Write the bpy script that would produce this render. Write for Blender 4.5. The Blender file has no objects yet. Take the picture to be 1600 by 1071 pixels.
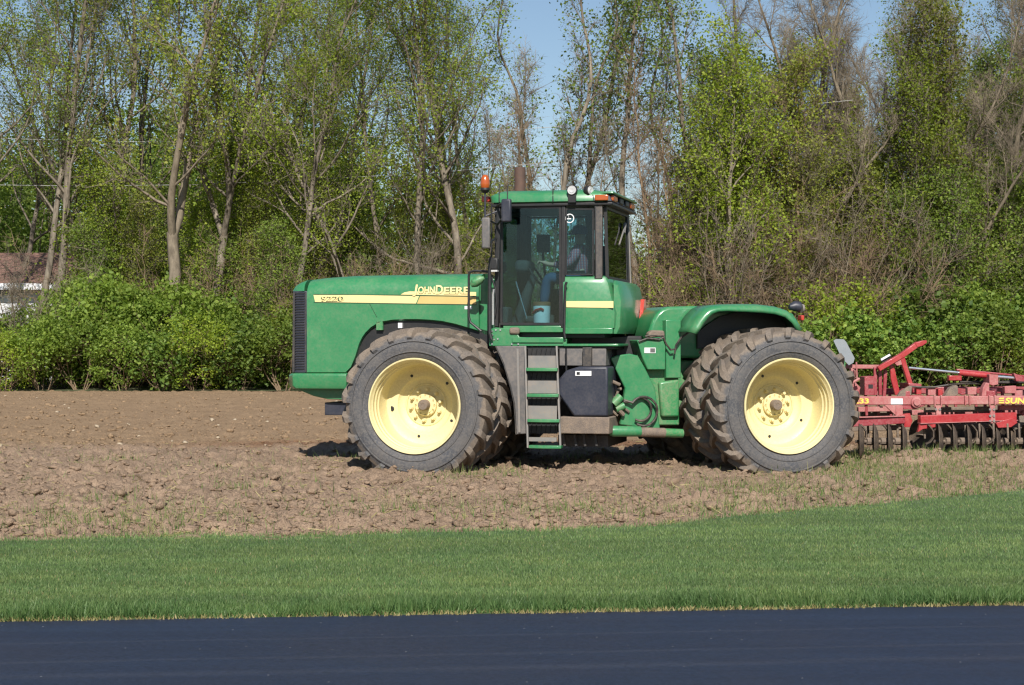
import bpy, math, random
import numpy as np
from mathutils import Vector, Matrix

# ------------------------------------------------------------------ camera, sky, sun, exposure
sc = bpy.context.scene
COL = sc.collection
rad = math.radians
H_CAM, FPX = 1.69, 2700.0
cam_d = bpy.data.cameras.new('camera')
cam_d.sensor_width = 36.0
cam_d.lens = 36.0 * FPX / 1600.0
cam_d.clip_start, cam_d.clip_end = 0.1, 3000.0
cam = bpy.data.objects.new('camera', cam_d)
COL.objects.link(cam)
cam.location = (0, 0, H_CAM)
cam.rotation_euler = (rad(90), 0, 0)
sc.camera = cam

SUN_EL, SUN_AZ = 40.0, 2.0            # azimuth measured from straight behind the camera, + to the right
world = bpy.data.worlds.new('World')
sc.world = world
world.use_nodes = True
wn = world.node_tree
for n in list(wn.nodes): wn.nodes.remove(n)
wo = wn.nodes.new('ShaderNodeOutputWorld'); bg = wn.nodes.new('ShaderNodeBackground'); sky = wn.nodes.new('ShaderNodeTexSky')
sky.sky_type = 'NISHITA'
sky.sun_disc = False
sky.sun_elevation = rad(SUN_EL)
sky.sun_rotation = rad(180 - SUN_AZ)
sky.air_density, sky.dust_density, sky.ozone_density = 1.0, 0.3, 2.0
bg.inputs[1].default_value = 0.074
wn.links.new(sky.outputs[0], bg.inputs[0]); wn.links.new(bg.outputs[0], wo.inputs[0])

sun_d = bpy.data.lights.new('sun', 'SUN')
sun_d.energy, sun_d.angle, sun_d.color = 5.0, rad(0.5), (1.0, 0.95, 0.87)
sun = bpy.data.objects.new('sun', sun_d); COL.objects.link(sun)
sd = Vector((math.sin(rad(SUN_AZ)) * math.cos(rad(SUN_EL)), -math.cos(rad(SUN_AZ)) * math.cos(rad(SUN_EL)), math.sin(rad(SUN_EL))))
sun.rotation_euler = sd.to_track_quat('Z', 'Y').to_euler()
sun.location = (0, -20, 40)

vs = sc.view_settings
vs.view_transform, vs.look, vs.exposure, vs.gamma = 'Standard', 'None', 0.40, 1.0
vs.use_curve_mapping = False
sc.render.resolution_x, sc.render.resolution_y = 1024, 685
sc.cycles.max_bounces = 8
sc.cycles.use_denoising = True
sc.cycles.denoising_prefilter = 'ACCURATE'
sc.cycles.caustics_reflective = False
sc.cycles.sample_clamp_indirect = 4.0
sc.cycles.filter_width = 1.3
sc.cycles.transparent_max_bounces = 12

# ------------------------------------------------------------------ helpers
def tag(o, label=None, cat=None, group=None, kind=None):
    if label: o['label'] = label
    if cat: o['category'] = cat
    if group: o['group'] = group
    if kind: o['kind'] = kind
    return o

def link(o, parent=None):
    COL.objects.link(o)
    if parent: o.parent = parent
    return o

def empty(name, loc=(0, 0, 0), rz=0.0, parent=None):
    o = bpy.data.objects.new(name, None)
    o.empty_display_size = 0.3
    link(o, parent); o.location = loc; o.rotation_euler = (0, 0, rz)
    return o

def np_mesh(name, V, F, mat=None, attr=None, smooth=False):
    """V (n,3); F list of arrays (m,k) of one k each"""
    me = bpy.data.meshes.new(name)
    V = np.asarray(V, dtype=np.float32)
    Fs = F if isinstance(F, list) else [F]
    Fs = [np.asarray(f, dtype=np.int32) for f in Fs if len(f)]
    me.vertices.add(len(V)); me.vertices.foreach_set('co', V.ravel())
    idx = np.concatenate([f.ravel() for f in Fs])
    cnt = np.concatenate([np.full(len(f), f.shape[1], dtype=np.int32) for f in Fs])
    st = np.concatenate([[0], np.cumsum(cnt)[:-1]]).astype(np.int32)
    me.loops.add(len(idx)); me.loops.foreach_set('vertex_index', idx)
    me.polygons.add(len(cnt)); me.polygons.foreach_set('loop_start', st); me.polygons.foreach_set('loop_total', cnt)
    if smooth: me.polygons.foreach_set('use_smooth', np.ones(len(cnt), dtype=bool))
    if attr is not None:
        a = me.attributes.new('rnd', 'FLOAT', 'POINT'); a.data.foreach_set('value', np.asarray(attr, dtype=np.float32))
    me.update(calc_edges=True)
    if mat: me.materials.append(mat)
    return me

def mobj(name, me, parent=None):
    return link(bpy.data.objects.new(name, me), parent)

class MB:
    """collects shapes in the coordinates of one frame; build() links them as one mesh object"""
    def __init__(s): s.v = []; s.f = []
    def add(s, vs_, fs_):
        b = len(s.v); s.v += [tuple(v) for v in vs_]; s.f += [tuple(i + b for i in f) for f in fs_]; return s
    def box(s, x0, x1, y0, y1, z0, z1):
        return s.add([(x0, y0, z0), (x1, y0, z0), (x1, y1, z0), (x0, y1, z0), (x0, y0, z1), (x1, y0, z1), (x1, y1, z1), (x0, y1, z1)],
                     [(3, 2, 1, 0), (4, 5, 6, 7), (0, 1, 5, 4), (1, 2, 6, 5), (2, 3, 7, 6), (3, 0, 4, 7)])
    def prism(s, poly, y0, y1, inset=0.0):
        n = len(poly)
        ar = sum(poly[i][0] * poly[(i + 1) % n][1] - poly[(i + 1) % n][0] * poly[i][1] for i in range(n))
        if ar < 0: poly = poly[::-1]
        v = [(x, y0, z) for x, z in poly] + [(x, y1, z) for x, z in poly]
        f = [tuple(range(n)), tuple(range(2 * n - 1, n - 1, -1))]
        f += [(i, i + n, (i + 1) % n + n, (i + 1) % n) for i in range(n)]
        return s.add(v, f)
    def plan(s, poly, z0, z1):
        n = len(poly)
        ar = sum(poly[i][0] * poly[(i + 1) % n][1] - poly[(i + 1) % n][0] * poly[i][1] for i in range(n))
        if ar < 0: poly = poly[::-1]
        v = [(x, y, z0) for x, y in poly] + [(x, y, z1) for x, y in poly]
        f = [tuple(range(n - 1, -1, -1)), tuple(range(n, 2 * n))]
        f += [(i, (i + 1) % n, (i + 1) % n + n, i + n) for i in range(n)]
        return s.add(v, f)
    def layers(s, rings):
        n = len(rings[0]); v = [p for r in rings for p in r]; f = []
        for k in range(len(rings) - 1):
            for i in range(n):
                j = (i + 1) % n
                f.append((k * n + i, k * n + j, (k + 1) * n + j, (k + 1) * n + i))
        f.append(tuple(range(n - 1, -1, -1))); f.append(tuple((len(rings) - 1) * n + i for i in range(n)))
        return s.add(v, f)
    def beam(s, p0, p1, w, h, up=(0, 0, 1)):
        p0, p1 = Vector(p0), Vector(p1); d = (p1 - p0).normalized(); u = Vector(up)
        if abs(d.dot(u)) > 0.97: u = Vector((1, 0, 0))
        a = d.cross(u).normalized(); b = a.cross(d).normalized()
        v = []
        for p in (p0, p1):
            for sa, sb in ((-1, -1), (1, -1), (1, 1), (-1, 1)): v.append(p + a * (sa * w / 2) + b * (sb * h / 2))
        return s.add(v, [(0, 1, 2, 3), (7, 6, 5, 4), (0, 4, 5, 1), (1, 5, 6, 2), (2, 6, 7, 3), (3, 7, 4, 0)])
    def tube(s, path, r, n=8):
        path = [Vector(p) for p in path]; m = len(path)
        rs = r if isinstance(r, (list, tuple)) else [r] * m
        v = []; a = None
        for i, p in enumerate(path):
            d = (path[min(i + 1, m - 1)] - path[max(i - 1, 0)]).normalized()
            if a is None:
                u = Vector((0, 0, 1)) if abs(d.z) < 0.9 else Vector((1, 0, 0))
                a = d.cross(u).normalized()
            a = (a - d * a.dot(d)).normalized(); b = d.cross(a)
            for k in range(n):
                t = 2 * math.pi * k / n; v.append(p + (a * math.cos(t) + b * math.sin(t)) * rs[i])
        f = []
        for i in range(m - 1):
            for k in range(n):
                j = (k + 1) % n; f.append((i * n + k, i * n + j, (i + 1) * n + j, (i + 1) * n + k))
        f.append(tuple(range(n - 1, -1, -1))); f.append(tuple((m - 1) * n + k for k in range(n)))
        return s.add(v, f)
    def lathe(s, prof, n=48, c=(0, 0, 0), axis='y', closed=False, caps=False):
        v = []; f = []; m = len(prof)
        for r, d in prof:
            for k in range(n):
                t = 2 * math.pi * k / n
                if axis == 'y': v.append((c[0] + r * math.cos(t), c[1] + d, c[2] + r * math.sin(t)))
                elif axis == 'z': v.append((c[0] + r * math.cos(t), c[1] + r * math.sin(t), c[2] + d))
                else: v.append((c[0] + d, c[1] + r * math.cos(t), c[2] + r * math.sin(t)))
        for i in range(m - (0 if closed else 1)):
            i2 = (i + 1) % m
            for k in range(n):
                j = (k + 1) % n; f.append((i * n + k, i * n + j, i2 * n + j, i2 * n + k))
        if caps: f.append(tuple(range(n))); f.append(tuple((m - 1) * n + k for k in range(n)))
        return s.add(v, f)
    def build(s, name, mat, parent=None, frame=None, bevel=0.0, smooth=True, angle=35):
        me = bpy.data.meshes.new(name)
        vv = s.v if frame is None else [frame.rel(v) for v in s.v]
        me.from_pydata([tuple(v) for v in vv], [], s.f)
        me.update()
        import bmesh
        bm = bmesh.new(); bm.from_mesh(me); bmesh.ops.recalc_face_normals(bm, faces=bm.faces); bm.to_mesh(me); bm.free()
        if smooth:
            me.polygons.foreach_set('use_smooth', np.ones(len(me.polygons), dtype=bool))
            me.set_sharp_from_angle(angle=rad(angle))
        me.materials.append(mat)
        o = mobj(name, me, parent)
        if bevel > 0:
            b = o.modifiers.new('bevel', 'BEVEL'); b.width = bevel; b.segments = 2; b.limit_method = 'ANGLE'; b.angle_limit = rad(35)
            b.harden_normals = False
        return o

class Frame:
    """a machine's own axes: x to its rear, y across it away from the road, z up; loc = where its parent stands"""
    def __init__(s, o, deg, loc=(0, 0)):
        s.o = Vector((o[0], o[1])); a = rad(deg)
        s.ex = Vector((math.cos(a), math.sin(a))); s.ey = Vector((-math.sin(a), math.cos(a))); s.loc = Vector(loc); s.ang = a
    def w(s, v):
        p = s.o + s.ex * v[0] + s.ey * v[1]; return Vector((p.x, p.y, v[2]))
    def rel(s, v):
        p = s.w(v); return (p.x - s.loc.x, p.y - s.loc.y, p.z)
    def p(s, px, py, yl):      # measured point of the photograph on the machine's plane y = yl -> (x, z)
        dx, dz = (px - 800.0) / FPX, (535.5 - py) / FPX
        t = (yl + s.o.dot(s.ey)) / (dx * s.ey.x + s.ey.y)
        q = Vector((dx * t, t)) - s.o
        return q.dot(s.ex), H_CAM + dz * t
    def pt(s, px, py, yl):
        x, z = s.p(px, py, yl); return (x, yl, z)

def ground_pt(px, py, z=0.0):
    d = FPX * (H_CAM - z) / (py - 535.5); return ((px - 800) / FPX * d, d)

# ------------------------------------------------------------------ materials
def nodes(name):
    m = bpy.data.materials.new(name); m.use_nodes = True
    t = m.node_tree; b = t.nodes['Principled BSDF']
    return m, t, b

def N(t, kind, **kw):
    n = t.nodes.new(kind)
    for k, v in kw.items():
        if k.startswith('i_'):
            key = k[2:]; n.inputs[int(key) if key.isdigit() else key].default_value = v
        else: setattr(n, k, v)
    return n

def mixc(t, fac, a, b, blend='MIX'):
    n = t.nodes.new('ShaderNodeMix'); n.data_type = 'RGBA'; n.blend_type = blend
    for k, v in ((0, fac), (6, a), (7, b)):
        if hasattr(v, 'is_output'): t.links.new(v, n.inputs[k])
        elif k == 0: n.inputs[0].default_value = v
        else: n.inputs[k].default_value = (*v, 1) if len(v) == 3 else v
    return n.outputs[2]

def ramp(t, src, stops):
    r = t.nodes.new('ShaderNodeValToRGB'); e = r.color_ramp.elements
    while len(e) < len(stops): e.new(0.5)
    for k, (p, c) in enumerate(stops):
        e[k].position = p; e[k].color = (*c, 1) if isinstance(c, (tuple, list)) else (c, c, c, 1)
    t.links.new(src, r.inputs[0]); return r.outputs[0]

def noise(t, scale, detail=4, rough=0.55, vec=None, coord='Object', dist=0.0):
    n = N(t, 'ShaderNodeTexNoise'); n.inputs['Scale'].default_value = scale; n.inputs['Detail'].default_value = detail
    n.inputs['Roughness'].default_value = rough; n.inputs['Distortion'].default_value = dist
    if vec is None:
        tc = t.nodes.get('TC') or N(t, 'ShaderNodeTexCoord', name='TC'); vec = tc.outputs[coord]
    t.links.new(vec, n.inputs['Vector']); return n.outputs['Fac']

def paint(name, base, rough=0.35, dust=0.25, dustc=(0.30, 0.23, 0.16), metal=0.0, coat=0.0, scale=3.0, bump=0.0, thr=0.5):
    m, t, b = nodes(name)
    n1 = noise(t, scale, 6, 0.65)
    n2 = noise(t, scale * 9, 4, 0.6)
    mul = N(t, 'ShaderNodeMath', operation='MULTIPLY'); t.links.new(n1, mul.inputs[0]); t.links.new(n2, mul.inputs[1])
    f = ramp(t, mul.outputs[0], [(max(0.0, 0.5 * thr - 0.10), 0.0), (0.5 * thr + 0.16, 1.0)])
    sc_ = N(t, 'ShaderNodeMath', operation='MULTIPLY'); t.links.new(f, sc_.inputs[0]); sc_.inputs[1].default_value = dust
    c = mixc(t, sc_.outputs[0], base, dustc)
    v = ramp(t, n1, [(0.25, 0.88), (0.75, 1.1)])
    c = mixc(t, 1.0, c, v, 'MULTIPLY')
    t.links.new(c, b.inputs['Base Color'])
    r = N(t, 'ShaderNodeMapRange'); t.links.new(sc_.outputs[0], r.inputs[0]); r.inputs[3].default_value = rough; r.inputs[4].default_value = 0.9
    t.links.new(r.outputs[0], b.inputs['Roughness'])
    b.inputs['Metallic'].default_value = metal
    b.inputs['Coat Weight'].default_value = coat; b.inputs['Coat Roughness'].default_value = 0.12
    if bump > 0:
        bp = N(t, 'ShaderNodeBump'); bp.inputs['Strength'].default_value = bump; bp.inputs['Distance'].default_value = 0.01
        t.links.new(n2, bp.inputs['Height']); t.links.new(bp.outputs[0], b.inputs['Normal'])
    return m

M = {}
M['green'] = paint('green_paint', (0.027, 0.205, 0.080), 0.30, 0.2, coat=0.35)
M['green_dusty'] = paint('dusty_green_paint', (0.030, 0.225, 0.078), 0.42, 0.55, coat=0.1, scale=4.0, thr=0.52)
M['cream'] = paint('cream_stripe', (0.80, 0.66, 0.30), 0.4, 0.08)
M['ochre'] = paint('ochre_stripe', (0.62, 0.44, 0.16), 0.4, 0.10)
M['yellow'] = paint('yellow_wheel_paint', (0.72, 0.63, 0.33), 0.45, 0.5, dustc=(0.42, 0.32, 0.2), scale=5.0, thr=0.55)
M['black'] = paint('black_plastic', (0.010, 0.011, 0.013), 0.5, 0.05)
M['rubbertrim'] = paint('dark_trim', (0.02, 0.022, 0.026), 0.6, 0.25)
M['tank'] = paint('dark_tank_plastic', (0.022, 0.026, 0.042), 0.42, 0.14, dustc=(0.2, 0.17, 0.15), scale=4)
M['greyplastic'] = paint('grey_plastic', (0.10, 0.098, 0.10), 0.55, 0.55, dustc=(0.24, 0.2, 0.17), scale=2.5)
M['greymetal'] = paint('dusty_grey_metal', (0.22, 0.215, 0.21), 0.5, 0.5, dustc=(0.3, 0.22, 0.16), scale=6, metal=0.2)
M['dirtmetal'] = paint('soil_caked_metal', (0.15, 0.12, 0.10), 0.85, 0.8, dustc=(0.27, 0.2, 0.14), scale=7, bump=0.6)
M['chrome'] = paint('bright_metal', (0.75, 0.76, 0.78), 0.22, 0.05, metal=0.9)
M['white'] = paint('white_label', (0.78, 0.78, 0.78), 0.5, 0.1)
M['amber'] = paint('amber_lens', (0.40, 0.085, 0.015), 0.2, 0.0, coat=0.5)
M['redlens'] = paint('red_lens', (0.45, 0.045, 0.03), 0.25, 0.0, coat=0.4)
M['lamp'] = paint('lamp_face', (0.50, 0.50, 0.50), 0.15, 0.0, coat=0.6)
M['exhaust'] = paint('rusty_exhaust', (0.085, 0.05, 0.04), 0.75, 0.4, dustc=(0.16, 0.08, 0.05), scale=6)
M['red'] = paint('red_implement_paint', (0.27, 0.022, 0.034), 0.45, 0.5, dustc=(0.38, 0.19, 0.185), scale=4.0, coat=0.1, thr=0.5)
M['redclean'] = paint('bright_red_paint', (0.36, 0.020, 0.026), 0.35, 0.2, dustc=(0.45, 0.25, 0.22), scale=4, coat=0.2)
M['reddusty'] = paint('dusty_red_paint', (0.36, 0.075, 0.082), 0.6, 0.7, dustc=(0.42, 0.26, 0.23), scale=5, thr=0.42)
M['disc'] = paint('worn_disc_steel', (0.06, 0.048, 0.040), 0.6, 0.85, dustc=(0.20, 0.145, 0.10), scale=8, metal=0.3)
M['hose'] = paint('black_hose', (0.015, 0.015, 0.016), 0.5, 0.3)
M['yellowprint'] = paint('yellow_lettering', (0.85, 0.58, 0.10), 0.5, 0.05)
M['decal_dark'] = paint('dark_green_lettering', (0.02, 0.07, 0.03), 0.5, 0.0)
M['signback'] = paint('bare_sign_back', (0.34, 0.37, 0.40), 0.4, 0.2, metal=0.4)
M['seatcloth'] = paint('seat_cloth', (0.10, 0.105, 0.115), 0.9, 0.1)
M['skin'] = paint('skin', (0.55, 0.33, 0.24), 0.6, 0.0)
M['jeans'] = paint('blue_denim', (0.035, 0.075, 0.15), 0.9, 0.1)
M['cap'] = paint('navy_cap', (0.03, 0.05, 0.12), 0.9, 0.0)
M['interior'] = paint('cab_lining', (0.035, 0.037, 0.04), 0.8, 0.2)

def plaid():
    m, t, b = nodes('plaid_shirt')
    tc = N(t, 'ShaderNodeTexCoord')
    outs = []
    for d in ('X', 'Z'):
        w = N(t, 'ShaderNodeTexWave', wave_type='BANDS', bands_direction=d, i_Scale=9.0); t.links.new(tc.outputs['Object'], w.inputs['Vector'])
        outs.append(ramp(t, w.outputs['Fac'], [(0.45, 0.0), (0.55, 1.0)]))
    c = mixc(t, outs[0], (0.42, 0.09, 0.10), (0.42, 0.26, 0.30))
    h = N(t, 'ShaderNodeMath', operation='MULTIPLY'); t.links.new(outs[1], h.inputs[0]); h.inputs[1].default_value = 0.45
    c = mixc(t, h.outputs[0], c, (0.12, 0.10, 0.2))
    t.links.new(c, b.inputs['Base Color']); b.inputs['Roughness'].default_value = 0.9
    return m
M['plaid'] = plaid()

def tyre_mat():
    m, t, b = nodes('dusty_tyre_rubber')
    tc = N(t, 'ShaderNodeTexCoord', name='TC')
    sep = N(t, 'ShaderNodeSeparateXYZ'); t.links.new(tc.outputs['Object'], sep.inputs[0])
    cmb = N(t, 'ShaderNodeCombineXYZ'); t.links.new(sep.outputs[0], cmb.inputs[0]); t.links.new(sep.outputs[2], cmb.inputs[2])
    ln = N(t, 'ShaderNodeVectorMath', operation='LENGTH'); t.links.new(cmb.outputs[0], ln.inputs[0])
    n1 = noise(t, 7, 5, 0.65); n2 = noise(t, 40, 4, 0.7)
    add = N(t, 'ShaderNodeMath', operation='MULTIPLY_ADD'); t.links.new(n1, add.inputs[0]); add.inputs[1].default_value = 0.16; t.links.new(ln.outputs['Value'], add.inputs[2])
    f = ramp(t, add.outputs[0], [(0.965, 0.0), (1.045, 0.9)]); n5 = noise(t, 2.2, 4, 0.6); fm_ = N(t, 'ShaderNodeMath', operation='MULTIPLY'); t.links.new(f, fm_.inputs[0]); t.links.new(ramp(t, n5, [(0.3, 0.45), (0.62, 1.0)]), fm_.inputs[1]); f = fm_.outputs[0]
    side = mixc(t, n1, (0.030, 0.034, 0.042), (0.085, 0.088, 0.098))
    lo = ramp(t, n2, [(0.42, 0.0), (0.68, 0.6)])
    n3 = noise(t, 3, 4, 0.6); side = mixc(t, lo, side, (0.20, 0.18, 0.16)); side = mixc(t, ramp(t, n3, [(0.40, 0.0), (0.66, 0.8)]), side, (0.115, 0.105, 0.098))
    mud = mixc(t, n2, (0.085, 0.068, 0.055), (0.31, 0.24, 0.175))
    c = mixc(t, f, side, mud)
    t.links.new(c, b.inputs['Base Color']); b.inputs['Roughness'].default_value = 0.8
    bp = N(t, 'ShaderNodeBump'); bp.inputs['Strength'].default_value = 0.5; bp.inputs['Distance'].default_value = 0.012
    t.links.new(n2, bp.inputs['Height']); t.links.new(bp.outputs[0], b.inputs['Normal'])
    return m
M['tyre'] = tyre_mat()

def glass_mat():
    m, t, b = nodes('tinted_glass'); t.nodes.remove(b)
    tr = N(t, 'ShaderNodeBsdfTransparent'); tr.inputs[0].default_value = (0.63, 0.79, 0.82, 1)
    gl = N(t, 'ShaderNodeBsdfGlossy'); gl.inputs[0].default_value = (0.9, 0.95, 1, 1); gl.inputs['Roughness'].default_value = 0.02
    fr = N(t, 'ShaderNodeFresnel'); fr.inputs[0].default_value = 1.36
    ad = N(t, 'ShaderNodeMath', operation='ADD'); t.links.new(fr.outputs[0], ad.inputs[0]); ad.inputs[1].default_value = 0.006
    mx = N(t, 'ShaderNodeMixShader'); t.links.new(ad.outputs[0], mx.inputs[0]); t.links.new(tr.outputs[0], mx.inputs[1]); t.links.new(gl.outputs[0], mx.inputs[2])
    t.links.new(mx.outputs[0], t.nodes['Material Output'].inputs[0])
    return m
M['glass'] = glass_mat()

def leaf_mat(name, c0, c1, c2, trans=0.4, vary=0.25):
    m, t, b = nodes(name)
    a = N(t, 'ShaderNodeAttribute', attribute_name='rnd')
    c = ramp(t, a.outputs['Fac'], [(0.0, c0), (0.55, c1), (1.0, c2)])
    oi = N(t, 'ShaderNodeObjectInfo')
    v = N(t, 'ShaderNodeMapRange'); t.links.new(oi.outputs['Random'], v.inputs[0]); v.inputs[3].default_value = 1 - vary; v.inputs[4].default_value = 1 + vary
    cm = N(t, 'ShaderNodeCombineColor'); 
    for k in range(3): t.links.new(v.outputs[0], cm.inputs[k])
    c = mixc(t, 1.0, c, cm.outputs[0], 'MULTIPLY')
    t.links.new(c, b.inputs['Base Color']); b.inputs['Roughness'].default_value = 0.55; b.inputs['Specular IOR Level'].default_value = 0.3
    tl = N(t, 'ShaderNodeBsdfTranslucent'); t.links.new(mixc(t, 1.0, c, (1.35, 1.3, 0.9), 'MULTIPLY'), tl.inputs[0])
    mx = N(t, 'ShaderNodeMixShader'); mx.inputs[0].default_value = trans
    t.links.new(b.outputs[0], mx.inputs[1]); t.links.new(tl.outputs[0], mx.inputs[2]); t.links.new(mx.outputs[0], t.nodes['Material Output'].inputs[0])
    return m
M['leaf_young'] = leaf_mat('young_yellow_green_leaves', (0.155, 0.23, 0.022), (0.25, 0.33, 0.034), (0.33, 0.38, 0.058), 0.5)
M['leaf_fresh'] = leaf_mat('fresh_green_leaves', (0.11, 0.175, 0.028), (0.18, 0.26, 0.042), (0.26, 0.33, 0.065), 0.48)
M['leaf_bush'] = leaf_mat('shrub_leaves', (0.060, 0.12, 0.019), (0.125, 0.20, 0.032), (0.215, 0.285, 0.055), 0.36, 0.35)
M['leaf_olive'] = leaf_mat('olive_budding_leaves', (0.15, 0.19, 0.03), (0.235, 0.275, 0.042), (0.31, 0.32, 0.07), 0.5)
M['leaf_far'] = leaf_mat('distant_leaves', (0.10, 0.165, 0.03), (0.165, 0.235, 0.042), (0.22, 0.27, 0.065), 0.48)
M['blossom'] = leaf_mat('pale_blossom', (0.35, 0.25, 0.24), (0.5, 0.4, 0.4), (0.6, 0.52, 0.5), 0.3)

def bark(name, c0, c1, scale=6):
    m, t, b = nodes(name)
    tc = N(t, 'ShaderNodeTexCoord', name='TC'); mp = N(t, 'ShaderNodeMapping'); mp.inputs['Scale'].default_value = (1, 1, 0.25)
    t.links.new(tc.outputs['Object'], mp.inputs[0])
    n1 = noise(t, scale, 5, 0.7, mp.outputs[0])
    n0 = noise(t, 0.5, 2, 0.5)
    c = mixc(t, ramp(t, n1, [(0.35, 0.0), (0.65, 1.0)]), c0, c1)
    c = mixc(t, 1.0, c, ramp(t, n0, [(0.3, 0.75), (0.7, 1.2)]), 'MULTIPLY')
    t.links.new(c, b.inputs['Base Color']); b.inputs['Roughness'].default_value = 0.9
    bp = N(t, 'ShaderNodeBump'); bp.inputs['Strength'].default_value = 0.7; bp.inputs['Distance'].default_value = 0.03
    t.links.new(n1, bp.inputs['Height']); t.links.new(bp.outputs[0], b.inputs['Normal'])
    return m
M['bark'] = bark('grey_brown_bark', (0.085, 0.068, 0.050), (0.25, 0.212, 0.162))
M['bark_brown'] = bark('brown_twig_bark', (0.135, 0.092, 0.055), (0.26, 0.183, 0.115))
M['bark_grey'] = bark('grey_twig_bark', (0.115, 0.092, 0.064), (0.24, 0.198, 0.142))
M['bark_pale'] = bark('pale_bark', (0.17, 0.155, 0.13), (0.32, 0.30, 0.27))

def soil_mat(name, far=True):
    m, t, b = nodes(name)
    g = N(t, 'ShaderNodeNewGeometry'); P = g.outputs['Position']
    sep = N(t, 'ShaderNodeSeparateXYZ'); t.links.new(P, sep.inputs[0])
    n1 = noise(t, 1.1, 5, 0.6, P); n2 = noise(t, 14, 5, 0.7, P); n3 = noise(t, 60, 3, 0.7, P)
    mp = N(t, 'ShaderNodeMapping'); mp.inputs['Scale'].default_value = (0.25, 1.0, 1); t.links.new(P, mp.inputs[0])
    n4 = noise(t, 0.5, 3, 0.5, mp.outputs[0])
    near = mixc(t, n2, (0.205, 0.138, 0.094), (0.46, 0.335, 0.236))
    farc = mixc(t, n2, (0.215, 0.142, 0.085), (0.43, 0.300, 0.185))
    yy = N(t, 'ShaderNodeMath', operation='MULTIPLY_ADD'); t.links.new(n4, yy.inputs[0]); yy.inputs[1].default_value = 1.2; t.links.new(sep.outputs[1], yy.inputs[2])
    fy = N(t, 'ShaderNodeMapRange'); t.links.new(yy.outputs[0], fy.inputs[0]); fy.inputs[1].default_value = 27.6; fy.inputs[2].default_value = 28.6
    c = mixc(t, fy.outputs[0], near, farc)
    # the freshly turned, moister strip beside the tractor's path
    a1 = N(t, 'ShaderNodeMapRange'); t.links.new(yy.outputs[0], a1.inputs[0]); a1.inputs[1].default_value = 27.9; a1.inputs[2].default_value = 28.3
    a2 = N(t, 'ShaderNodeMapRange'); t.links.new(yy.outputs[0], a2.inputs[0]); a2.inputs[1].default_value = 30.6; a2.inputs[2].default_value = 29.8
    a3 = N(t, 'ShaderNodeMapRange'); t.links.new(sep.outputs[0], a3.inputs[0]); a3.inputs[1].default_value = -6.0; a3.inputs[2].default_value = -4.0
    q = N(t, 'ShaderNodeMath', operation='MULTIPLY'); t.links.new(a1.outputs[0], q.inputs[0]); t.links.new(a2.outputs[0], q.inputs[1])
    q2 = N(t, 'ShaderNodeMath', operation='MULTIPLY'); t.links.new(q.outputs[0], q2.inputs[0]); t.links.new(a3.outputs[0], q2.inputs[1])
    q3 = N(t, 'ShaderNodeMath', operation='MULTIPLY'); t.links.new(q2.outputs[0], q3.inputs[0]); q3.inputs[1].default_value = 0.7
    c = mixc(t, q3.outputs[0], c, (0.20, 0.10, 0.055))
    c = mixc(t, 1.0, c, ramp(t, n1, [(0.3, 0.82), (0.7, 1.12)]), 'MULTIPLY')
    c = mixc(t, 1.0, c, ramp(t, n3, [(0.3, 0.62), (0.7, 1.25)]), 'MULTIPLY')
    t.links.new(c, b.inputs['Base Color']); b.inputs['Roughness'].default_value = 0.95; b.inputs['Specular IOR Level'].default_value = 0.15
    bp = N(t, 'ShaderNodeBump'); bp.inputs['Strength'].default_value = 0.9; bp.inputs['Distance'].default_value = 0.03
    s = N(t, 'ShaderNodeMath', operation='ADD'); t.links.new(n2, s.inputs[0]); t.links.new(n3, s.inputs[1])
    t.links.new(s.outputs[0], bp.inputs['Height']); t.links.new(bp.outputs[0], b.inputs['Normal'])
    return m
M['soil'] = soil_mat('tilled_soil')

def lawn_mat(blade):
    m, t, b = nodes('lawn_blades' if blade else 'lawn_soil')
    g = N(t, 'ShaderNodeNewGeometry'); P = g.outputs['Position']
    n1 = noise(t, 1.3, 4, 0.6, P)
    mp = N(t, 'ShaderNodeMapping'); mp.inputs['Scale'].default_value = (0.12, 1.5, 1); mp.inputs['Rotation'].default_value = (0, 0, rad(-6)); t.links.new(P, mp.inputs[0])
    n2 = noise(t, 1.2, 3, 0.5, mp.outputs[0])
    if blade:
        a = N(t, 'ShaderNodeAttribute', attribute_name='rnd')
        c = ramp(t, a.outputs['Fac'], [(0.0, (0.060, 0.130, 0.036)), (0.45, (0.152, 0.240, 0.086)), (0.86, (0.24, 0.325, 0.13)), (0.93, (0.27, 0.27, 0.10)), (1.0, (0.40, 0.34, 0.18))])
        c = mixc(t, 1.0, c, ramp(t, n1, [(0.3, (0.84, 0.90, 0.88)), (0.7, (1.22, 1.08, 1.0))]), 'MULTIPLY')
        c = mixc(t, 1.0, c, ramp(t, n2, [(0.35, 0.82), (0.65, 1.18)]), 'MULTIPLY')
        t.links.new(c, b.inputs['Base Color']); b.inputs['Roughness'].default_value = 0.5; b.inputs['Specular IOR Level'].default_value = 0.35
        tl = N(t, 'ShaderNodeBsdfTranslucent'); t.links.new(c, tl.inputs[0])
        mx = N(t, 'ShaderNodeMixShader'); mx.inputs[0].default_value = 0.35
        t.links.new(b.outputs[0], mx.inputs[1]); t.links.new(tl.outputs[0], mx.inputs[2]); t.links.new(mx.outputs[0], t.nodes['Material Output'].inputs[0])
    else:
        c = mixc(t, n1, (0.05, 0.085, 0.03), (0.085, 0.12, 0.045))
        t.links.new(c, b.inputs['Base Color']); b.inputs['Roughness'].default_value = 0.95
    return m
M['blade'] = lawn_mat(True); M['lawn'] = lawn_mat(False)
M['weed'] = leaf_mat('field_weed_blades', (0.10, 0.17, 0.045), (0.16, 0.22, 0.065), (0.36, 0.32, 0.16), 0.35, 0.0)
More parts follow.
